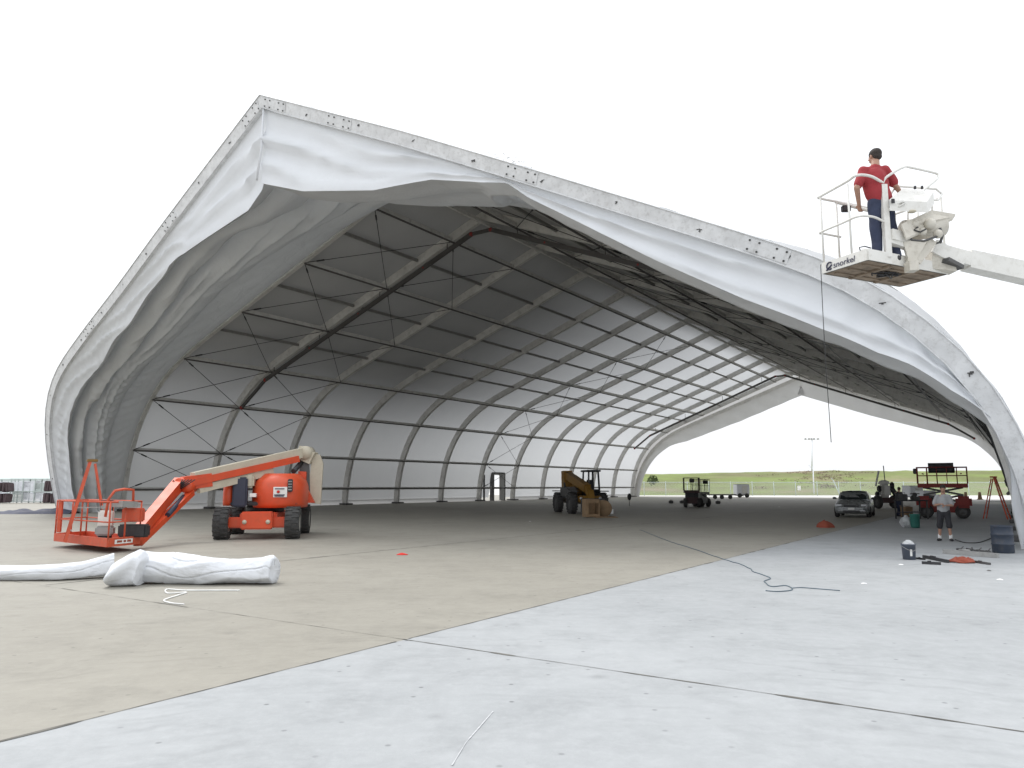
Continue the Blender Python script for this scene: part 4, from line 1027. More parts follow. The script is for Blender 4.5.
MB().box(Frame(up(D2.lerp(D4, .34), PR - .1)), (0, 0, 0), (.14, .08, .1), .01).build('gate_latch', M_blk, wlift)
Yb = TP.y
g1 = [W(882, 190, Yb), W(884, 180, Yb), W(891, 174, Yb), W(904, 167, Yb + .1), W(911, 167.5, Yb + .3), W(935, 173, Yb + .7), W(938, 176, Yb + .7), W(936, 180, Yb + .6), W(926, 188, Yb + .4), W(922, 192, Yb + .3)]
wtube(cat(g1), .020, 'console_guard')
wtube([W(884, 205, Yb), W(896, 186, Yb + .3), W(936, 189, Yb + .5), W(942, 194, Yb + .5), W(938, 200, Yb + .4), W(930, 200, Yb + .3)], .018, 'guard_rail')
wtube([W(933, 192, Yb + .4), W(932, 212, Yb + .4)], .012, 'guard_stay')
wtube([W(908, 208, Yb + .4), W(908, 222, Yb + .4)], .012, 'guard_stay')
ca, cb, cc, cd = W(889, 200, Yb - .12), W(903, 188.5, Yb + .1), W(933.5, 192, Yb + .1), W(927, 202, Yb - .12)
bxh = V((0, 0, -.185)); cbx = MB().add([ca, cb, cc, cd, ca + bxh * .9, cb + bxh, cc + bxh, cd + bxh * .9], [(0, 1, 2, 3), (7, 6, 5, 4), (0, 4, 5, 1), (1, 5, 6, 2), (2, 6, 7, 3), (3, 7, 4, 0)])
cbo = cbx.build('control_box', M_wht, wlift)
MB().sphere(W(912, 211.5, Yb - .1), .05, (1.3, 1, .5), 8).build('work_lamp', M_cream, cbo)
MB().box(Frame(W(893, 201, Yb - .16)), (0, 0, 0), (.05, .02, .07), .005).build('switch', M_blk, cbo)
for px in (915, 922): MB().tube([W(px, 189, Yb), W(px, 186, Yb)], .018, 6).build('joystick', M_blk, cbo)
MB().tube([W(889, 210, Yb - .05), W(896, 204, Yb - .1), W(903, 201, Yb - .15), W(905, 203, Yb - .15), W(897, 208, Yb - .1)], .02, 6).build('cable_loop', M_wht, cbo)
# rotator cover plate, rotary actuator, brackets
Yr = Yb + .15
pts = [(901.5, 224), (931.5, 210), (955.6, 214), (952.5, 218.5), (940, 223), (906.6, 238)]
cov = MB(); o_ = [W(x, y, Yr - .22 if i in (0, 5) else Yr + .05) for i, (x, y) in enumerate(pts)]; n_ = len(o_)
cov.add(o_ + [p + V((0, .02, -.03)) for p in o_], [tuple(range(n_)), tuple(range(n_, 2 * n_))[::-1]] + [(i, (i + 1) % n_, n_ + (i + 1) % n_, n_ + i) for i in range(n_)]); cov.build('cover_plate', M_ivory, wlift)
MB().tube([W(905, 231, Yr + .1), W(941, 226, Yr + .2)], .17, 16).build('rotary_actuator', M_ivory, wlift)
for x, y, r in ((914, 225, .08), (922, 232, .07), (930, 224, .09), (938, 234, .07)): MB().sphere(W(x, y, Yr - .08), r, n=8).build('actuator_knob', M_ivory, wlift)
MB().tube([W(906, 232, Yr - .1), W(912, 240, Yr - .12), W(924, 241, Yr - .12), W(938, 236, Yr - .1), W(942, 232, Yr), W(941, 242, Yr), W(934, 244, Yr)], .018, 6).build('hose', M_steel, wlift)
MB().tube([W(918, 227, Yr - .15), W(914, 230, Yr - .15), W(920, 232, Yr - .15), W(926, 229, Yr - .15)], .012, 6).build('hose', M_blk, wlift)
MB().tube([W(940, 228, Yr), W(942.5, 236, Yr), W(940, 243, Yr)], .02, 6).build('hose', M_steel, wlift)
MB().bar(W(889, 235, Yb), W(908, 240, Yr), .14, .16).build('support_arm', M_wht, wlift)
MB().bar(W(889, 241, Yb), W(910, 248, Yr), .10, .08).build('support_arm', M_wht, wlift)
br_ = MB()
for qq in ([(903, 241), (928, 240), (917, 258), (916, 270), (907, 270), (908, 258)],):
    o_ = [W(x, y, Yr - .12) for x, y in qq]; n_ = len(o_); br_.add(o_ + [p + V((0, .05, 0)) for p in o_], [tuple(range(n_)), tuple(range(n_, 2 * n_))[::-1]] + [(i, (i + 1) % n_, n_ + (i + 1) % n_, n_ + i) for i in range(n_)])
br_.build('support_bracket', M_ivory, wlift)
MB().bar(W(932, 241, Yr), W(916, 262, Yr - .05), .08, .12).build('support_bracket', M_ivory, wlift)
MB().bar(W(911, 262, Yr - .15), W(912, 271.5, Yr - .15), .16, .14).build('support_foot', M_ivory, wlift)
Yj = Yr + .25
bh = MB(); o_ = [W(x, y, Yj) for x, y in [(934, 243), (942, 244), (948, 256), (955, 263), (957, 271), (930, 268), (932, 258)]]; n_ = len(o_)
bh.add(o_ + [p + V((0, .22, 0)) for p in o_], [tuple(range(n_)), tuple(range(n_, 2 * n_))[::-1]] + [(i, (i + 1) % n_, n_ + (i + 1) % n_, n_ + i) for i in range(n_)]); bh.build('boom_head', M_ivory, wlift)
ba, bb = W(948, 255, Yj + .15), W(1180, 307, Yj + .6)
MB().bar(W(936, 252, Yj + .15), W(972, 262, Yj + .2), .22, .22).build('boom_tip', M_wht, wlift)
MB().bar(W(966, 260.5, Yj + .2), bb, .24, .29, w2=.28, h2=.34).build('upper_boom', M_wht, wlift)
MB().bar(W(942, 261, Yj), W(957, 269, Yj + .1), .25, .06).build('tip_plate', M_steel, wlift)
MB().bar(W(934, 246, Yj - .02), W(964, 262, Yj + .02), .05, .22).build('tip_cheek', M_wht, wlift)
kk_ = mach + V((.2, 0, 3.2)); 
MB().bar(bb, bb + V((6.0, .9, -.9)), .42, .46).build('telescope_boom', M_wht, wlift)
b2 = bb + V((6.0, .9, -.9)); MB().bar(b2, mach + V((1.2, 0, 1.5)), .4, .44).build('riser_boom', M_wht, wlift)
Fx = Frame(mach, .4); MB().box(Fx, (0, 0, .75), (1.6, 3.0, .4), .05).build('chassis', M_wht, wlift); MB().box(Fx, (0, 0, 1.4), (1.9, 2.6, .8), .15).build('engine_cover', M_wht, wlift)
for x, y in ((-1.1, -1.3), (1.1, -1.3), (-1.1, 1.3), (1.1, 1.3)): wheel(Fx, (x, y, .48), .48, .38, wlift)
# line hanging from the basket corner
p0_ = D2 + V((-.03, 0, .05)); pts = [p0_ + V((0, .02 * math.sin(k * .4), -k * .27)) for k in range(11)]
top(MB().tube([p0_ + V((.12, .1, .12)), p0_ + V((0, 0, .1))] + pts, .006, 5), 'hanging_line', M_cable, pts[-1], 'thin dark line hanging down from the left corner of the white basket', 'line')
jl = up(D1.lerp(D2, .2).lerp(D4, .16), .07)
jg = thing('water_jug', jl, 'small red and white drinks jug with black handle on the basket floor', 'jug')
MB().lathe(jl, (0, 0, 1), [(0, 0), (.06, 0), (.065, .015), (.065, .13), (.05, .155), (0, .155)], 18).build('body', M_redc, jg)
MB().lathe(jl + V((0, 0, .156)), (0, 0, 1), [(0, 0), (.062, 0), (.062, .04), (.03, .06), (0, .06)], 18).build('lid', M_sticker, jg)
MB().tube([jl + V((-.065, 0, .17)), jl + V((-.08, 0, .24)), jl + V((.0, 0, .26)), jl + V((.1, 0, .23))], .009, 6).build('handle', M_blk, jg)


# ------------------------------------------------------------------ people
def remesh(mb, name, m, parent, vox, sm=4, root=None, label=None, cat=None, disp=0, loc=None, group=None):
    o = mb.build(name, m, parent, weld=False)
    r = o.modifiers.new('r', 'REMESH'); r.mode = 'VOXEL'; r.voxel_size = vox; r.use_smooth_shade = True
    s = o.modifiers.new('s', 'SMOOTH'); s.factor = .5; s.iterations = sm
    dg = bpy.context.evaluated_depsgraph_get(); me = bpy.data.meshes.new_from_object(o.evaluated_get(dg)); o.modifiers.clear(); old = o.data; o.data = me; bpy.data.meshes.remove(old)
    if disp:
        for v in me.vertices: v.co += v.normal * disp * noise.noise(V((v.co.x * 9, v.co.y * 9, v.co.z * 5)))
    for p in me.polygons: p.use_smooth = True
    if not me.materials: me.materials.append(m)
    return o
def cap(mb, a, b, ra, rb, fl_=1.0, n=10, sx=None):     # tapered limb, optionally flattened front to back
    a, b = V(a), V(b); d = b - a; L = d.length; d.normalize()
    x = V((1, 0, 0)) if sx is None else V(sx); y = d.cross(x).normalized(); x = y.cross(d).normalized()
    rows = []
    prof = [(-ra * math.cos(q), ra * math.sin(q)) for q in np.linspace(.02, math.pi / 2, 5)] + [(L + rb * math.sin(q), rb * math.cos(q)) for q in np.linspace(0, math.pi / 2 - .02, 5)]
    for h, r in prof: rows.append([a + d * h + x * r * math.cos(t) + y * r * fl_ * math.sin(t) for t in [2 * math.pi * k / (2 * n) for k in range(2 * n)]])
    mb.grid(rows, close=True); mb.add(rows[0], [tuple(range(2 * n))[::-1]]); mb.add(rows[-1], [tuple(range(2 * n))])
def hand(mb, wr, el, s=1.0, curl=.5, thumb=1, bend=None):
    wr, el = V(wr), V(el); d = (wr - el).normalized(); nrm = V(bend) if bend is not None else V((0, 1, 0)); nrm = (nrm - d * nrm.dot(d)).normalized(); sd_ = d.cross(nrm).normalized()
    palm = wr + d * .085 * s
    cap(mb, wr, palm, .030 * s, .036 * s, .5, 8, sd_)
    for i, (off, ln) in enumerate(((-.030, .075), (-.010, .085), (.010, .080), (.030, .062))):
        a = wr + d * .095 * s + sd_ * off * s; b = a + (d * math.cos(curl * .6) + nrm * math.sin(curl * .6)) * ln * .5 * s
        c = b + (d * math.cos(curl * 1.8) + nrm * math.sin(curl * 1.8)) * ln * .3 * s; e = c + (d * math.cos(curl * 2.8) + nrm * math.sin(curl * 2.8)) * ln * .25 * s
        cap(mb, a - d * .02, b, .0095 * s, .009 * s, 1, 5, sd_); cap(mb, b, c, .009 * s, .008 * s, 1, 5, sd_); cap(mb, c, e, .008 * s, .007 * s, 1, 5, sd_)
    a = wr + d * .03 * s + sd_ * -.028 * thumb * s; b = a + (d * .6 - sd_ * thumb * .7 + nrm * .3).normalized() * .045 * s; c = b + (d * .9 + nrm * .4).normalized() * .035 * s
    cap(mb, a, b, .012 * s, .011 * s, 1, 5, nrm); cap(mb, b, c, .010 * s, .008 * s, 1, 5, nrm)
def head(mb, hairmb, Fm, c, yaw, s=1.0, tilt=0.0):      # c: centre of the skull, face looks along +y of the rotated frame
    Rm = Fm.rot() @ Matrix.Rotation(yaw, 3, 'Z') @ Matrix.Rotation(tilt, 3, 'X'); C = Fm(*c)
    q = lambda x, y, z: C + Rm @ (V((x, y, z)) * s)
    mb.sphere(q(0, -.010, .025), .082 * s, (.93, 1.14, 1.0), 12, Rm); mb.sphere(q(0, .022, -.045), .060 * s, (.95, 1.05, 1.15), 10, Rm)
    mb.sphere(q(0, .055, -.085), .028 * s, (1.1, .9, .8), 8, Rm); cap(mb, q(0, .088, .0), q(0, .106, -.032), .010 * s, .014 * s, 1, 5)
    for sg in (-1, 1):
        mb.sphere(q(sg * .080, -.005, -.01), .022 * s, (.4, .8, 1.35), 8, Rm); mb.sphere(q(sg * .032, .084, .022), .014 * s, (1.4, .5, .5), 6, Rm)
        mb.sphere(q(sg * .05, .058, -.028), .022 * s, (1, .8, 1), 6, Rm)
    mb.sphere(q(0, .085, -.062), .018 * s, (1.3, .5, .35), 6, Rm)
    hairmb.sphere(q(0, -.018, .036), .088 * s, (.95, 1.13, .98), 12, Rm); hairmb.sphere(q(0, -.052, -.015), .062 * s, (1.12, .85, 1.0), 10, Rm)
    return q
def person(loc, rz, label, spec, s=1.0, vox=.008, group=None):
    t = thing('person', loc, label, 'person', group, rz); Fm = Frame(loc, rz); P = {k: Fm(v[0] * s, v[1] * s, v[2] * s) for k, v in spec['J'].items()}
    body = MB(); hair = MB(); sx = Fm.rot() @ V((1, 0, 0))
    q = head(body, hair, Fm, [c * s for c in spec['J']['head']], spec.get('yaw', 0), s, spec.get('tilt', 0))
    cap(body, P['neck'], q(0, -.01, -.04), .062 * s, .052 * s)
    cap(body, P['chest'], P['neck'] - V((0, 0, .03)), .135 * s, .075 * s, .7, 12, sx)
    cap(body, P['belly'], P['chest'], .135 * s, .15 * s, .68, 12, sx); cap(body, P['pelvis'], P['belly'], .15 * s, .135 * s, .72, 12, sx)
    cap(body, P['shl'], P['shr'], .065 * s, .065 * s, .9, 10)
    for k in 'lr':
        cap(body, P['sh' + k], P['el' + k], .056 * s, .043 * s); cap(body, P['el' + k], P['wr' + k], .042 * s, .028 * s)
        hand(body, P['wr' + k], P['el' + k], s, spec.get('curl', .5), 1 if k == 'l' else -1, bend=Fm.rot() @ V(spec.get('bend' + k, (0, 1, 0))))
        cap(body, P['hip' + k], P['kn' + k], .088 * s, .060 * s); cap(body, P['kn' + k], P['an' + k], .057 * s, .038 * s)
        f = Fm.rot() @ V(spec['foot' + k]); cap(body, P['an' + k] + V((0, 0, -.03)), P['an' + k] + f * .13 * s + V((0, 0, -.05)), .036 * s, .03 * s)
    remesh(body, 'body', M_skin, t, vox * s)
    remesh(hair, 'hair', M_hair, t, vox * s, 2)
    sh = MB(); cap(sh, P['chest'], P['neck'] - V((0, 0, .075)), .175 * s, .11 * s, .74, 12, sx); cap(sh, P['belly'], P['chest'], .182 * s, .182 * s, .74, 12, sx); cap(sh, P['pelvis'] + V((0, 0, .04)), P['belly'], .180 * s, .182 * s, .78, 12, sx)
    cap(sh, P['shl'], P['shr'], .072 * s, .072 * s, .95, 10)
    for k in 'lr':
        f = spec.get('sleeve', .72); cap(sh, P['sh' + k], P['sh' + k].lerp(P['el' + k], f), .070 * s, .068 * s)
    remesh(sh, 'shirt', spec['shirt'], t, vox * 1.2 * s, 14, disp=.022)
    tr = MB(); cap(tr, P['pelvis'] + V((0, 0, .02)), P['pelvis'] - V((0, 0, .06)), .158 * s, .155 * s, .78, 12, sx)
    for k in 'lr':
        cap(tr, P['hip' + k], P['kn' + k], .102 * s, .080 * s)
        if spec.get('long', True): cap(tr, P['kn' + k], P['an' + k] - V((0, 0, .0)), .078 * s, .066 * s)
        else: cap(tr, P['kn' + k], P['kn' + k].lerp(P['an' + k], .12), .085 * s, .085 * s)
    remesh(tr, 'trousers' if spec.get('long', True) else 'shorts', spec['pants'], t, vox * 1.2 * s, 8, disp=.02)
    for k in 'lr':
        f = Fm.rot() @ V(spec['foot' + k]); a = P['an' + k]; so_ = MB(); cap(so_, V((a.x, a.y, loc[2] + .045 * s)) - f * .05 * s, V((a.x, a.y, loc[2] + .042 * s)) + f * .17 * s, .046 * s, .042 * s, .95); cap(so_, a - V((0, 0, .03)), V((a.x, a.y, loc[2] + .05)), .045 * s, .05 * s)
        remesh(so_, 'shoe', M_blk, t, vox * s, 2)
        if not spec.get('long', True):
            sk = MB(); cap(sk, a + V((0, 0, -.01)), a + V((0, 0, .09 * s)), .050 * s, .052 * s); remesh(sk, 'sock', M_sock, t, vox * s, 2)
    return t
# man on the raised platform, seen from behind
mg = W(883.5, 252.5, 11.05); fz = PZ + .07; mz = fz
man1 = dict(J=dict(head=(-.01, .04, 1.60), neck=(-.035, 0, 1.44), chest=(-.055, 0, 1.24), belly=(-.03, .0, 1.04), pelvis=(.0, 0, .93),
    shl=(-.215, 0, 1.36), shr=(.125, .02, 1.385), ell=(-.36, -.06, 1.08), wrl=(-.25, .12, .90), elr=(.25, .02, 1.16), wrr=(.43, .16, 1.07),
    hipl=(-.085, 0, .88), hipr=(.09, .0, .88), knl=(-.08, .02, .47), knr=(.17, .06, .48), anl=(-.09, 0, .09), anr=(.20, .02, .09)),
    footl=(-.1, 1, 0), footr=(.25, .97, 0), yaw=R(14), tilt=R(-6), shirt=M_shirt, pants=M_jean, sleeve=.80, curl=.7, bendl=(.6, .5, 0), bendr=(0, 0, -1))
person((mg.x, mg.y, mz), R(2), 'man in red t-shirt and dark jeans standing in the raised white basket', man1, 1.06, .008)
mp_ = G(946, 541); 
man2 = dict(J=dict(head=(-.02, .06, 1.62), neck=(-.02, .02, 1.43), chest=(-.01, 0, 1.25), belly=(0, -.01, 1.06), pelvis=(0, -.01, .94),
    shl=(-.165, .02, 1.37), shr=(.155, .02, 1.37), ell=(-.25, .03, 1.10), wrl=(-.08, .24, 1.10), elr=(.24, .03, 1.10), wrr=(.08, .26, 1.14),
    hipl=(-.09, 0, .90), hipr=(.09, .0, .90), knl=(-.12, .04, .50), knr=(.13, .03, .50), anl=(-.14, 0, .09), anr=(.16, -.02, .09)),
    footl=(-.2, .98, 0), footr=(.3, .95, 0), yaw=0, tilt=R(-18), shirt=M_gshirt, pants=M_short, long=False, sleeve=.8, curl=.8, bendl=(0, 0, -1), bendr=(0, 0, -1))
person((mp_.x, mp_.y, 0), R(150), 'man in grey t-shirt, black shorts and white socks standing under the roof', man2, 1.0, .013)
mp3 = G(899.5, 516.5)
man3 = dict(J=dict(head=(.0, .10, 1.58), neck=(0, .05, 1.42), chest=(0, .03, 1.25), belly=(0, .0, 1.06), pelvis=(0, -.03, .93),
    shl=(-.19, .05, 1.37), shr=(.19, .05, 1.37), ell=(-.24, .12, 1.10), wrl=(-.14, .34, 1.04), elr=(.24, .12, 1.10), wrr=(.12, .36, 1.06),
    hipl=(-.08, 0, .90), hipr=(.08, .0, .90), knl=(-.09, .06, .48), knr=(.10, .03, .48), anl=(-.11, 0, .09), anr=(.12, -.04, .09)),
    footl=(-.1, .98, 0), footr=(.1, .98, 0), yaw=0, tilt=R(-20), shirt=M_blk, pants=M_jean, sleeve=.95, curl=.8)
person((mp3.x, mp3.y, 0), R(-75), 'person in dark shirt and jeans between the car and the red scissor lift', man3, .97, .02)

# ------------------------------------------------------------------ telehandler
tl = V((4.35, 48.8, 0)); trz = R(13); T_ = Frame(tl, trz)       # front looks along -y of the frame
th = thing('telehandler', tl, 'yellow telescopic handler with black cab parked deep inside the hangar near the left wall', 'telehandler', rz=trz)
for x, y in ((-1.0, -1.5), (1.0, -1.5), (-1.0, 1.5), (1.0, 1.5)): wheel(T_, (x, y, .64), .64, .42, th, rim=M_steel)
bd = MB(); bd.box(T_, (0, 0, .85), (1.1, 4.2, .5), .05); bd.box(T_, (.35, 1.5, 1.45), (.9, 1.5, .8), .1); bd.box(T_, (0, -2.0, .9), (1.5, .3, .4), .05); bd.build('body', M_yel, th)
eh = MB(); eh.box(T_, (-.72, .1, 1.3), (.55, 2.0, .7), .1); eh.build('engine_hood', M_steel, th)
for x in (-1.0, 1.0):
    for y in (-1.5, 1.5): MB().box(T_, (x, y, 1.38), (.5, 1.2, .06), .02).build('fender', M_steel, th)
cab = MB()
for x in (.35, 1.1):
    for y in (-.75, .45): cab.bar(T_(x, y, 1.1), T_(x + (.06 if x < .5 else -.06), y * .9, 2.62), .09, .09)
cab.box(T_, (.72, -.15, 2.66), (.95, 1.45, .12), .04); cab.box(T_, (.72, -.15, 1.25), (.85, 1.3, .5), .05)
cb_ = cab.build('cab', M_blk, th)
MB().box(T_, (.72, .1, 1.75), (.5, .5, .7), .1).build('seat', M_blk, cb_)
bm1 = MB().bar(T_(-.25, 1.9, 2.45), T_(-.1, -1.9, 1.55), .42, .48).build('boom', M_yel, th)
MB().bar(T_(-.1, -1.7, 1.6), T_(-.1, -2.35, 1.25), .34, .36).build('boom_extension', M_yel, bm1)
MB().bar(T_(-.1, -2.3, 1.4), T_(-.1, -2.75, .45), .4, .32).build('boom_nose', M_yel, bm1)
MB().bar(T_(-.25, 1.9, 1.6), T_(-.25, 1.95, 2.7), .6, .55).build('boom_tower', M_yel, th)
MB().tube([T_(-.2, .6, 1.4), T_(-.15, -1.0, 1.75)], .08, 8).build('lift_cylinder', M_steel, th)
MB().box(T_(0, 0, 0) and T_, (-1.28, -.9, 1.75), (.08, .22, .34), .03).build('mirror', M_blk, th)
MB().tube([T_(-.95, -.9, 1.4), T_(-1.25, -.9, 1.75)], .02, 6).build('mirror_arm', M_blk, th)
fk = MB(); fk.box(T_, (-.1, -2.85, .55), (1.5, .08, .8), .01)
fk.build('fork_carriage', M_steel, th)
for x in (-.5, .3): MB().bar(T_(x, -2.9, .2), T_(x, -4.1, .18), .12, .05).build('fork', M_steel, th)
for sg in (-1, 1):
    MB().lathe(T_(sg * .62, -2.17, .95), T_.rot() @ V((0, -1, 0)), [(.09, 0), (.09, .04), (0, .05)], 12).build('headlight', M_lamp, th)
# crates and goods before the forks
fb = G(591, 517.2)
cr = thing('wooden_crate', fb, 'open raw wood crate standing on the floor before the yellow handler', 'crate', rz=.2); Fc = Frame(fb, .2)
for c, d in (((-.36, 0, .5), (.04, .8, .96)), ((.36, 0, .5), (.04, .8, .96)), ((0, .38, .5), (.70, .04, .96)), ((0, 0, .05), (.72, .78, .05))): MB().box(Fc, c, d, .005).build('panel', M_wood, cr)
for z in (.12, .86): MB().box(Fc, (0, -.39, z), (.72, .03, .12), .005).build('slat', M_wood, cr)
MB().box(Fc, (-.3, -.42, .48), (.1, .03, .9), .005).build('slat', M_wood, cr)
g2 = G(597, 516.8); red = MB(); Fr = Frame(g2); red.box(Fr, (0, .2, .36), (.34, .3, .62), .04); red.box(Fr, (0.02, .2, .74), (.16, .14, .12), .03); top(red, 'fuel_can', M_red, g2, 'dark red can standing right of the open wood crate', 'can')
g3 = G(604, 517); spl = thing('cable_spool', g3, 'round wooden cable spool standing upright right of the dark red can', 'spool', rz=0)
MB().lathe(g3 + V((0, .0, .46)), (0, 1, 0), [(0, 0), (.44, 0), (.46, .03), (.44, .06), (0, .06)], 24).build('flange', M_wood, spl); MB().lathe(g3 + V((0, .4, .46)), (0, 1, 0), [(0, 0), (.46, 0), (.46, .06), (0, .06)], 24).build('flange', M_wood, spl)
MB().lathe(g3 + V((0, .06, .46)), (0, 1, 0), [(0, 0), (.2, 0), (.2, .34), (0, .34)], 16).build('drum', M_steel, spl)
g4 = G(609, 515.4); bx = MB(); bx.box(Frame(g4, .1), (0, 0, .2), (.46, .35, .22), .02); bx.box(Frame(g4, .1), (0, 0, .33), (.48, .37, .04), .01); top(bx, 'white_box', M_foam, g4, 'white box with a lid lying right of the wooden spool', 'box')
g5 = G(606, 517.5); pt = MB(); [pt.box(Frame(g5, .1), (x, 0, .035), (.12, .7, .03), .003) for x in (-.5, -.25, 0, .25, .5)]; [pt.box(Frame(g5, .1), (0, y, .01 + .005), (1.2, .08, .02)) for y in (-.3, 0, .3)]; 
top(pt, 'pallet', M_wood, g5, 'thin wooden pallet under the white box and spool', 'pallet')
gs = G(629.5, 506); sgn = thing('stand', gs, 'small dark round topped stand on the floor between the handler and the far opening', 'stand'); MB().tube([gs, gs + V((0, 0, .5))], .03, 6).build('leg', M_gry, sgn); MB().sphere(gs + V((0, 0, .78)), .3, (.6, .6, 1), 8).build('top', M_blk, sgn)

# ------------------------------------------------------------------ scissor lifts
def scissor(loc, rz, label, wd, ln, zp, rail, m, nfold, stack=M_steel, roll=False, group='scissor lifts under the hangar'):
    t = thing('scissor_lift', loc, label, 'scissor lift', group, rz); Fm = Frame(loc, rz)
    MB().box(Fm, (0, 0, .55), (ln * .92, wd * .8, .5), .05).build('chassis', m, t)
    for x in (-ln * .36, ln * .36):
        for y in (-wd * .42, wd * .42): wheel(Fm, (x, y, .36), .36, .24, t, ax=(0, 1, 0), lugs=False, rim=M_steel)
    z = .82; dz = (zp - .1 - z) / nfold
    for k in range(nfold):
        for y in (-wd * .25, wd * .25):
            a = MB(); a.bar(Fm(-ln * .4, y, z + dz * k), Fm(ln * .4, y, z + dz * (k + 1)), .06, .10); a.build('scissor_arm', stack, t)
            a = MB(); a.bar(Fm(ln * .4, y + .07, z + dz * k), Fm(-ln * .4, y + .07, z + dz * (k + 1)), .06, .10); a.build('scissor_arm', stack, t)
    pfm = MB(); pfm.box(Fm, (0, 0, zp), (ln, wd, .22), .02); po = pfm.build('platform', m, t)
    cs_ = [(-ln / 2, -wd / 2), (ln / 2, -wd / 2), (ln / 2, wd / 2), (-ln / 2, wd / 2)]
    for i in range(4):
        a, b = cs_[i], cs_[(i + 1) % 4]
        for zz, r in ((zp + rail, .025), (zp + rail * .55, .018)): MB().tube([Fm(*a, zz), Fm(*b, zz)], r, 6).build('rail', m, po)
        n = 5 if i % 2 == 0 else 2
        for k in range(n):
            f = k / n; MB().tube([Fm(a[0] + (b[0] - a[0]) * f, a[1] + (b[1] - a[1]) * f, zp + .1), Fm(a[0] + (b[0] - a[0]) * f, a[1] + (b[1] - a[1]) * f, zp + rail)], .02, 6).build('rail_post', m, po)
    MB().box(Fm, (-ln * .5 - .1, 0, zp + rail * .8), (.18, .4, .3), .03).build('control_box', M_blk, po)
    return t, Fm
s1 = G(945, 517.8)
t1, F1 = scissor(s1, R(-30), 'dark red scissor lift behind the man in grey, black rolls on its raised platform', 1.5, 2.35, 1.72, .98, M_red, 2)
for sg in (-1, 1):
    hb = MB(); hb.box(F1, (sg * .92, -.78, .86), (.75, .34, .62), .12); hb.build('side_pod', M_red, t1)
q1 = F1(.15, -.2, 2.60); bl = MB()
for k, (dx, dy, dz_) in enumerate(((0, 0, 0), (.05, .32, .02), (0, .15, .22))):
    rws = tube_surface([F1(-.62 + dx + .12 * q, -.35 + dy, 0) for q in range(11)], lambda f: (.17, .17), 20, 3.0 + k); rws = [[p + V((0, 0, 2.38 + dz_)) for p in r_] for r_ in rws]; bl.grid(rws, close=True)
    for r_ in (rws[0], rws[-1]): bl.add(r_, [tuple(range(len(r_)))])
top(bl, 'black_roll', M_blk, F1(0, 0, 2.4), 'bundle of black rolls lying across the rails of the dark red scissor lift', 'rolls')
for x in (-.9, .9):
    MB().bar(F1(x, -.95, 2.36), F1(x, .95, 2.36), .06, .05).build('cross_bar', M_red, t1)
s2 = G(692, 507.2)
scissor(s2, R(80), 'small dark red scissor lift with high rails near the far opening', 1.2, 1.7, 1.25, 1.1, M_dred, 2, stack=M_blk)
MB().box(Frame(s2 + V((0, 0, 0)), R(80)), (0, 0, .95), (1.1, 1.0, .55), .05).build('battery_box', M_blk, bpy.data.objects['scissor_lift.001'])
s3 = G(701.5, 506.6)
scissor(s3, R(100), 'pale grey scissor lift standing directly right of the small dark one', .8, 1.6, 1.1, 1.15, M_gry, 2, stack=M_rack)

# ------------------------------------------------------------------ towable white mast lift with black wheels
tw0 = G(887, 508.5); tw = thing('towable_lift', tw0, 'white towable mast lift with black wheels and thin mast behind the silver car', 'lift'); Ft = Frame(tw0, .15)
wheel(Ft, (-.72, 0, .5), .5, .3, tw, ax=(1, 0, .0), lugs=False, rim=M_steel); wheel(Ft, (.78, .2, .5), .5, .3, tw, ax=(1, 0, 0), lugs=False, rim=M_steel)
MB().box(Ft, (0, .2, .62), (1.5, 1.2, .4), .06).build('chassis', M_dred, tw)
MB().box(Ft, (-.05, .1, 1.35), (.85, .7, 1.1), .18).build('housing', M_wht, tw)
MB().lathe(Ft(-.05, .1, 1.85), (0, 0, 1), [(.42, 0), (.36, .2), (.15, .3), (0, .3)], 16).build('housing_top', M_wht, tw)
MB().tube([Ft(-.35, .1, 1.9), Ft(-.12, .1, 3.0)], .06, 8).build('slanted_arm', M_wht, tw) if False else MB().bar(Ft(-.75, .1, 1.7), Ft(-.42, .1, 2.85), .10, .10).build('slanted_arm', M_wht, tw)
MB().tube([Ft(.05, .1, 2.0), Ft(-.0, .1, 3.25)], .035, 6).build('mast', M_gry, tw)
MB().bar(Ft(.3, -.1, 1.7), Ft(.95, -.1, .75), .22, .3).build('drawbar', M_blk, tw)
for x, z in ((-.62, 1.5), (.48, 1.75), (-.8, 1.05)): MB().box(Ft, (x, -.1, z), (.22, .4, .5), .08).build('outrigger', M_blk, tw)
# work bench, green bin, white bag
wb = G(912, 519); bn = thing('work_bench', wb, 'dark cluttered work bench between the towable lift and the red scissor lift', 'bench'); Fb = Frame(wb, .1)
MB().box(Fb, (0, 0, .95), (1.5, .7, .06), .01).build('bench_top', M_blk, bn)
for x in (-.68, .68):
    for y in (-.3, .3): MB().bar(Fb(x, y, 0), Fb(x, y, .93), .06, .06).build('leg', M_steel, bn)
MB().box(Fb, (0, 0, .35), (1.3, .5, .04), .01).build('lower_shelf', M_steel, bn)
vs_ = MB(); vs_.box(Fb, (.25, 0, 1.07), (.4, .3, .17), .03); vs_.box(Fb, (.25, 0, 1.25), (.18, .2, .2), .04); vs_.bar(Fb(.0, 0, 1.3), Fb(.5, 0, 1.3), .05, .05); vs_.build('vice', M_steel, bn)
vb = MB(); vb.box(Fb, (-.4, 0, 1.13), (.34, .3, .3), .03); vb.tube([Fb(-.5, 0, 1.28), Fb(-.5, 0, 1.36), Fb(-.3, 0, 1.36), Fb(-.3, 0, 1.28)], .012, 5); top(vb, 'tool_case', M_steel, Fb(-.4, 0, .98), 'dark tool case with a handle on the left of the work bench', 'case')
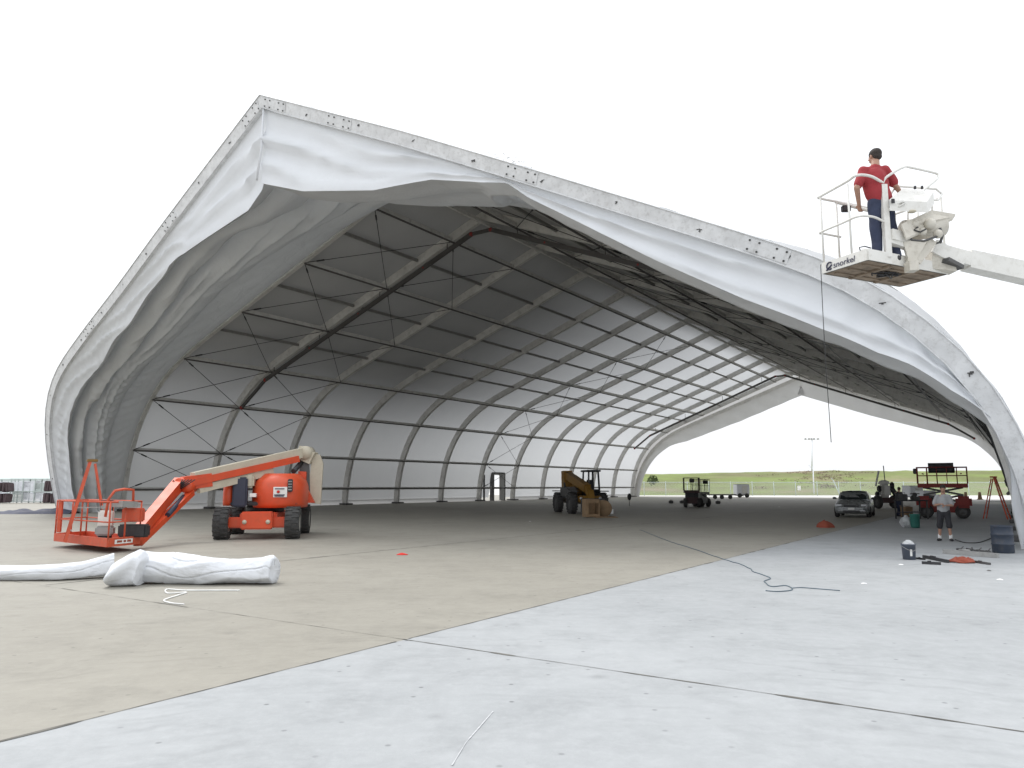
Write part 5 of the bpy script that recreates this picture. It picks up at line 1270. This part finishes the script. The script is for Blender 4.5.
gb = G(915.5, 528); b_ = MB().lathe(gb, (0, 0, 1), [(0, .01), (.15, .01), (.17, .1), (.19, .5), (.205, .52), (.205, .56), (.18, .56), (.16, .1), (0, .08)], 20)
bt = thing('green_bin', gb, 'dark green plastic bin standing beside the knotted white bag', 'bin'); b_.build('body', M_green, bt); MB().tube([gb + V((-.2, 0, .5)), gb + V((-.14, -.05, .66)), gb + V((.14, -.05, .66)), gb + V((.2, 0, .5))], .012, 6).build('handle', M_steel, bt)
bg_ = G(906.5, 527.5); rows = []
for i in range(16):
    f = i / 15; row = []
    for k in range(24):
        a = 2 * math.pi * k / 24; r = .23 * math.sin(math.pi * min(.97, f * .80 + .16)) ** .8 * (1 + .16 * math.sin(a * 5 + f * 4) + .1 * noise.noise(V((math.cos(a) * 2, math.sin(a) * 2, f * 3))))
        if f > .85: r *= .55 + (f - .85) * 2.4
        row.append(bg_ + V((math.cos(a) * r, math.sin(a) * r * .8, .004 + .50 * f)))
    rows.append(row)
top(MB().grid(rows, close=True), 'plastic_bag', M_bag, bg_, 'knotted white plastic bag standing left of the green bin', 'bag')
bx3 = G(907, 517.5); mb = MB(); mb.box(Frame(bx3, .3), (0, 0, .3), (.5, .4, .56), .02); mb.box(Frame(bx3, .3), (0, .1, .62), (.5, .25, .03), .005); top(mb, 'cardboard_box', M_wood, bx3, 'brown cardboard box with a raised flap behind the white bag', 'box')

# ------------------------------------------------------------------ silver car facing the camera
cg = G(852.5, 517.6); crz = R(-29); cc_ = (cg.x + 1.0, cg.y + 1.85, 0); C_ = Frame(cc_, crz)
car = thing('parked_car', cc_, 'silver sedan parked under the hangar roof facing the camera', 'car', rz=crz)
# sections along the length: y, half width, bottom, belt height, crown
SEC = [(-2.22, .60, .34, .52, .54), (-2.16, .74, .25, .60, .64), (-2.0, .84, .20, .68, .74), (-1.6, .88, .20, .76, .84), (-1.0, .90, .2, .84, .93), (-.7, .90, .2, .88, .96), (.9, .90, .2, .92, .98), (1.5, .89, .2, .93, 1.0), (1.95, .86, .22, .92, .98), (2.15, .78, .3, .86, .90), (2.2, .66, .4, .78, .80)]
rows = []
for y, hw, zb_, zbl, zc in SEC:
    half = [(hw * .55, zb_), (hw * .93, zb_ + .02), (hw * .99, zb_ + .14), (hw, (zb_ + zbl) / 2 + .05), (hw * .985, zbl - .08), (hw * .93, zbl), (hw * .7, zbl + (zc - zbl) * .7), (hw * .35, zc)]
    row = [C_(x, y, z) for x, z in half] + [C_(-x, y, z) for x, z in half[::-1]]
    rows.append(row)
mb = MB().grid(rows, close=True); mb.add(rows[0], [tuple(range(len(rows[0])))]); mb.add(rows[-1], [tuple(range(len(rows[0])))[::-1]])
cbd = mb.build('body', M_silver, car)
CB = [(-.72, .80, .95, .76, .96), (-.20, .76, 1.30, .66, 1.33), (.05, .72, 1.40, .62, 1.43), (.75, .72, 1.40, .62, 1.44), (1.15, .74, 1.26, .64, 1.29), (1.65, .80, .97, .7, .99)]
rows = []
for y, hb_, zt_, ht, zc in CB:
    row = [C_(hb_, y, .90), C_(hb_ * .98, y, .92 + (zt_ - .92) * .5), C_(ht, y, zt_), C_(ht * .5, y, zc), C_(-ht * .5, y, zc), C_(-ht, y, zt_), C_(-hb_ * .98, y, .92 + (zt_ - .92) * .5), C_(-hb_, y, .90)]
    rows.append(row)
mb = MB().grid(rows); mb.add(rows[0], [tuple(range(8))]); mb.add(rows[-1], [tuple(range(8))[::-1]]); cabin = mb.build('cabin', M_silver, car)
def cq(x, y, z): return C_(x, y, z)
ws = MB().add([cq(-.69, -.76, .955), cq(.69, -.76, .955), cq(.60, -.055, 1.375), cq(.30, -.075, 1.405), cq(-.30, -.075, 1.405), cq(-.60, -.055, 1.375)], [(0, 1, 2, 3, 4, 5)]); ws.build('windshield', M_glass, cabin)
for sg in (-1, 1):
    MB().add([cq(sg * .815, -.45, 1.0), cq(sg * .815, 1.35, 1.0), cq(sg * .725, .95, 1.32), cq(sg * .722, .0, 1.36)], [(0, 1, 2, 3)]).build('side_window', M_glass, cabin)
    m_ = MB().box(C_, (sg * 1.0, -.45, 1.02), (.2, .12, .13), .03); m_.bar(cq(sg * .84, -.45, .98), cq(sg * .95, -.45, 1.0), .05, .04); m_.build('mirror', M_blk, car)
    MB().box(C_, (sg * .62, -2.06, .64), (.36, .22, .14), .05).build('headlight', M_lamp, car)
    MB().box(C_, (sg * .58, -2.14, .38), (.2, .16, .10), .03).build('fog_lamp', M_lamp, car)
MB().box(C_, (0, -2.17, .60), (.74, .12, .13), .02).build('grille', M_blk, car); MB().box(C_, (0, -2.17, .34), (.9, .14, .16), .03).build('air_intake', M_blk, car)
MB().box(C_, (0, -2.265, .47), (.32, .02, .12), .005).build('licence_plate', M_sticker, car)
for x, y in ((-.80, -1.38), (.80, -1.38), (-.80, 1.38), (.80, 1.38)): wheel(C_, (x, y, .32), .32, .23, car, lugs=False)

# ------------------------------------------------------------------ right side ladder, barrel, bucket, tools
ld = G(997, 519); step_ladder(ld, R(44), 2.15, M_ord, 'orange step ladder standing at the right edge behind the blue barrel', w0=.32, w1=.6, spread=1.1, cap=M_or)
bg2 = G(1003.5, 552.8); br2 = thing('barrel', bg2, 'dark blue plastic barrel standing at the foot of the right hangar arch', 'barrel')
MB().lathe(bg2, (0, 0, 1), [(0, 0), (.235, 0), (.25, .03), (.25, .2), (.262, .215), (.262, .235), (.25, .25), (.25, .44), (.262, .455), (.262, .475), (.25, .49), (.245, .66), (.255, .67), (.255, .69), (.24, .69), (.235, .62), (0, .62)], 28).build('body', M_blue, br2)
MB().lathe(bg2 + V((.1, .05, .622)), (0, 0, 1), [(0, .03), (.03, .03), (.03, 0)], 10).build('bung', M_blk, br2)
bu = G(909.3, 559.5); bk_ = thing('bucket', bu, 'grey plastic bucket with a white label and a white bag inside', 'bucket')
MB().lathe(bu, (0, 0, 1), [(0, .004), (.135, .004), (.15, .33), (.165, .335), (.165, .36), (.148, .36), (.13, .03), (0, .03)], 24).build('body', M_bucket, bk_)
MB().add([bu + V((-.05, -.148, .09)), bu + V((.0, -.152, .09)), bu + V((.0, -.158, .24)), bu + V((-.05, -.154, .24))], [(0, 1, 2, 3)]).build('label', M_sticker, bk_)
MB().tube([bu + V((-.16, 0, .31)), bu + V((-.1, -.14, .24)), bu + V((0, -.19, .2)), bu + V((.1, -.14, .24)), bu + V((.16, 0, .31))], .006, 5).build('handle', M_gry, bk_)
mb = MB().sphere(bu + V((0, 0, .34)), .13, (1, 1, .75), 10); [setattr(v, 'z', v.z + .03 * noise.noise(v * 14)) for v in mb.v]; top(mb, 'plastic_bag', M_bag, bu + V((0, 0, .28)), 'crumpled white bag stuffed in the grey bucket', 'bag')
def bars_on_ground(px, r, name, m, label, cat):
    mb = MB(); a, b = G(*px[0]), G(*px[1]); mb.bar(a + V((0, 0, r)), b + V((0, 0, r)), r * 2, r * 1.9); mb.tube([a.lerp(b, .3) + V((0, 0, r * 2.2)), a.lerp(b, .5) + V((0, 0, r * 2.2))], r * .5, 6); top(mb, name, m, (a + b) / 2, label, cat)
bars_on_ground([(944, 553.5), (998, 558)], .055, 'metal_beam', M_gry, 'long dull metal beam lying on the floor left of the barrel', 'beam')
bars_on_ground([(957, 551.2), (990, 553.8)], .04, 'steel_bar', M_steel, 'dark bar lying just behind the long dull beam', 'bar')
for k, (x, y, l) in enumerate(((960, 552.2, 'leftmost dark clamp on the long dull beam'), (969, 553, 'second dark clamp from the left on the long beam'), (978, 553.6, 'third dark clamp from the left on the long beam'), (987, 554.5, 'rightmost dark clamp on the long dull beam'))):
    p = G(x, y + 2); mb = MB().box(Frame(p, .3 * k), (0, 0, .09), (.14, .08, .12), .02); mb.tube([p + V((0, 0, .1)), p + V((.1, 0, .19))], .015, 6); top(mb, 'clamp', M_steel, p, l, 'clamp', 'clamps on the long beam')
bars_on_ground([(924, 558), (948, 563)], .035, 'pry_bar', M_blk, 'black tool lying slantwise between the bucket and the orange hose', 'tool')
bars_on_ground([(922, 564), (941, 565)], .03, 'flat_bar', M_blk, 'short black bar lying nearest the camera right of the bucket', 'bar')
bars_on_ground([(916, 559), (925, 560)], .02, 'chisel', M_blk, 'very short black tool lying directly beside the bucket', 'tool')
bars_on_ground([(974, 562.5), (990, 565)], .025, 'dark_rod', M_steel, 'dark rod lying at the right end of the orange hose', 'rod')
oh = MB(); c = G(962, 562.6)
for q in range(5):
    rr0 = .27 - .035 * q; oh.tube([c + V((math.cos(a) * rr0 * (1 + .1 * math.sin(3 * a + q)), math.sin(a) * rr0 * .8, .03 + .018 * q + .01 * math.sin(a * 4 + q))) for a in [2 * math.pi * k / 24 for k in range(24)]], .02, 6, closed=True)
top(oh, 'hose_coil', M_orangeb, c, 'loosely coiled orange hose on the floor right of the bucket', 'hose')
rope_on_ground([(955, 540), (965, 543), (978, 543), (988, 540), (994, 537)], .015, 'black_cable', M_cable, 'thin black cable on the floor between the man in grey and the barrel', 'cable')
def lump(px, sz, name, m, label, cat, seed):
    c = G(*px); rows = []
    for i in range(9):
        f = i / 8; row = []
        for k in range(20):
            a = 2 * math.pi * k / 20; r = math.cos(f * math.pi / 2) ** .7 * (1 + .35 * noise.noise(V((math.cos(a) * 1.5 + seed, math.sin(a) * 1.5, f)))); row.append(c + V((math.cos(a) * r * sz[0], math.sin(a) * r * sz[1], .004 + sz[2] * f * (1 + .3 * noise.noise(V((a, seed, f)))))))
        rows.append(row)
    return top(MB().grid(rows, close=True), name, m, c, label, cat)
lump((825, 527.5), (.36, .3, .28), 'orange_bag', M_orangeb, 'orange cloth bag slumped on the floor left of the silver car', 'bag', 1)
lump((402, 555), (.13, .07, .05), 'red_glove', M_redc, 'small red glove lying alone on the tan floor', 'glove', 4)
for k, (x, y, s_, l) in enumerate(((864, 584, .08, 'white paper scrap on the grey concrete below the bucket'), (901, 565, .09, 'flat pale scrap on the floor just left of the bucket'), (1000, 580, .10, 'pale scrap on the grey concrete near the right edge'), (530, 521.5, .09, 'tiny white scrap on the floor left of the yellow handler'), (779, 507, .16, 'white scrap on the floor left of the silver car'), (989, 571, .07, 'small dark scrap on the grey concrete below the orange hose'))):
    lump((x, y), (s_ * .6, s_ * .5, .02), 'litter', M_foam if k < 5 else M_steel, l, 'litter', 10 + k)
for k, (x, y, l) in enumerate(((688, 503.5, 'dark weight block left of the small dark scissor lift'), (677, 503.5, 'dark weight block farthest left before the far opening'), (718, 504, 'dark weight block right of the pale scissor lift'))):
    p = G(x - (6 if k < 2 else 0), y); mb = MB().box(Frame(p), (0, 0, .15), (.4, .4, .28), .04); mb.tube([p + V((-.08, 0, .29)), p + V((0, 0, .38)), p + V((.08, 0, .29))], .02, 6); top(mb, 'weight_block', M_steel, p, l, 'weight', 'weights near the far opening')
# distant barriers at the right
for k, x in enumerate((965, 979)):
    p = V(((x - 512) / 757 * 95, 95, 0)); mb = MB().lathe(p, (0, 0, 1), [(.0, 0), (.38, 0), (.38, .06), (.26, .08), (.14, .95), (0, .95)], 12); top(mb, 'traffic_drum', M_wood, p, ('pale orange marker drum nearer the red scissor lift' if k == 0 else 'pale orange marker drum nearer the orange step ladder'), 'drum', 'marker drums on the far apron')
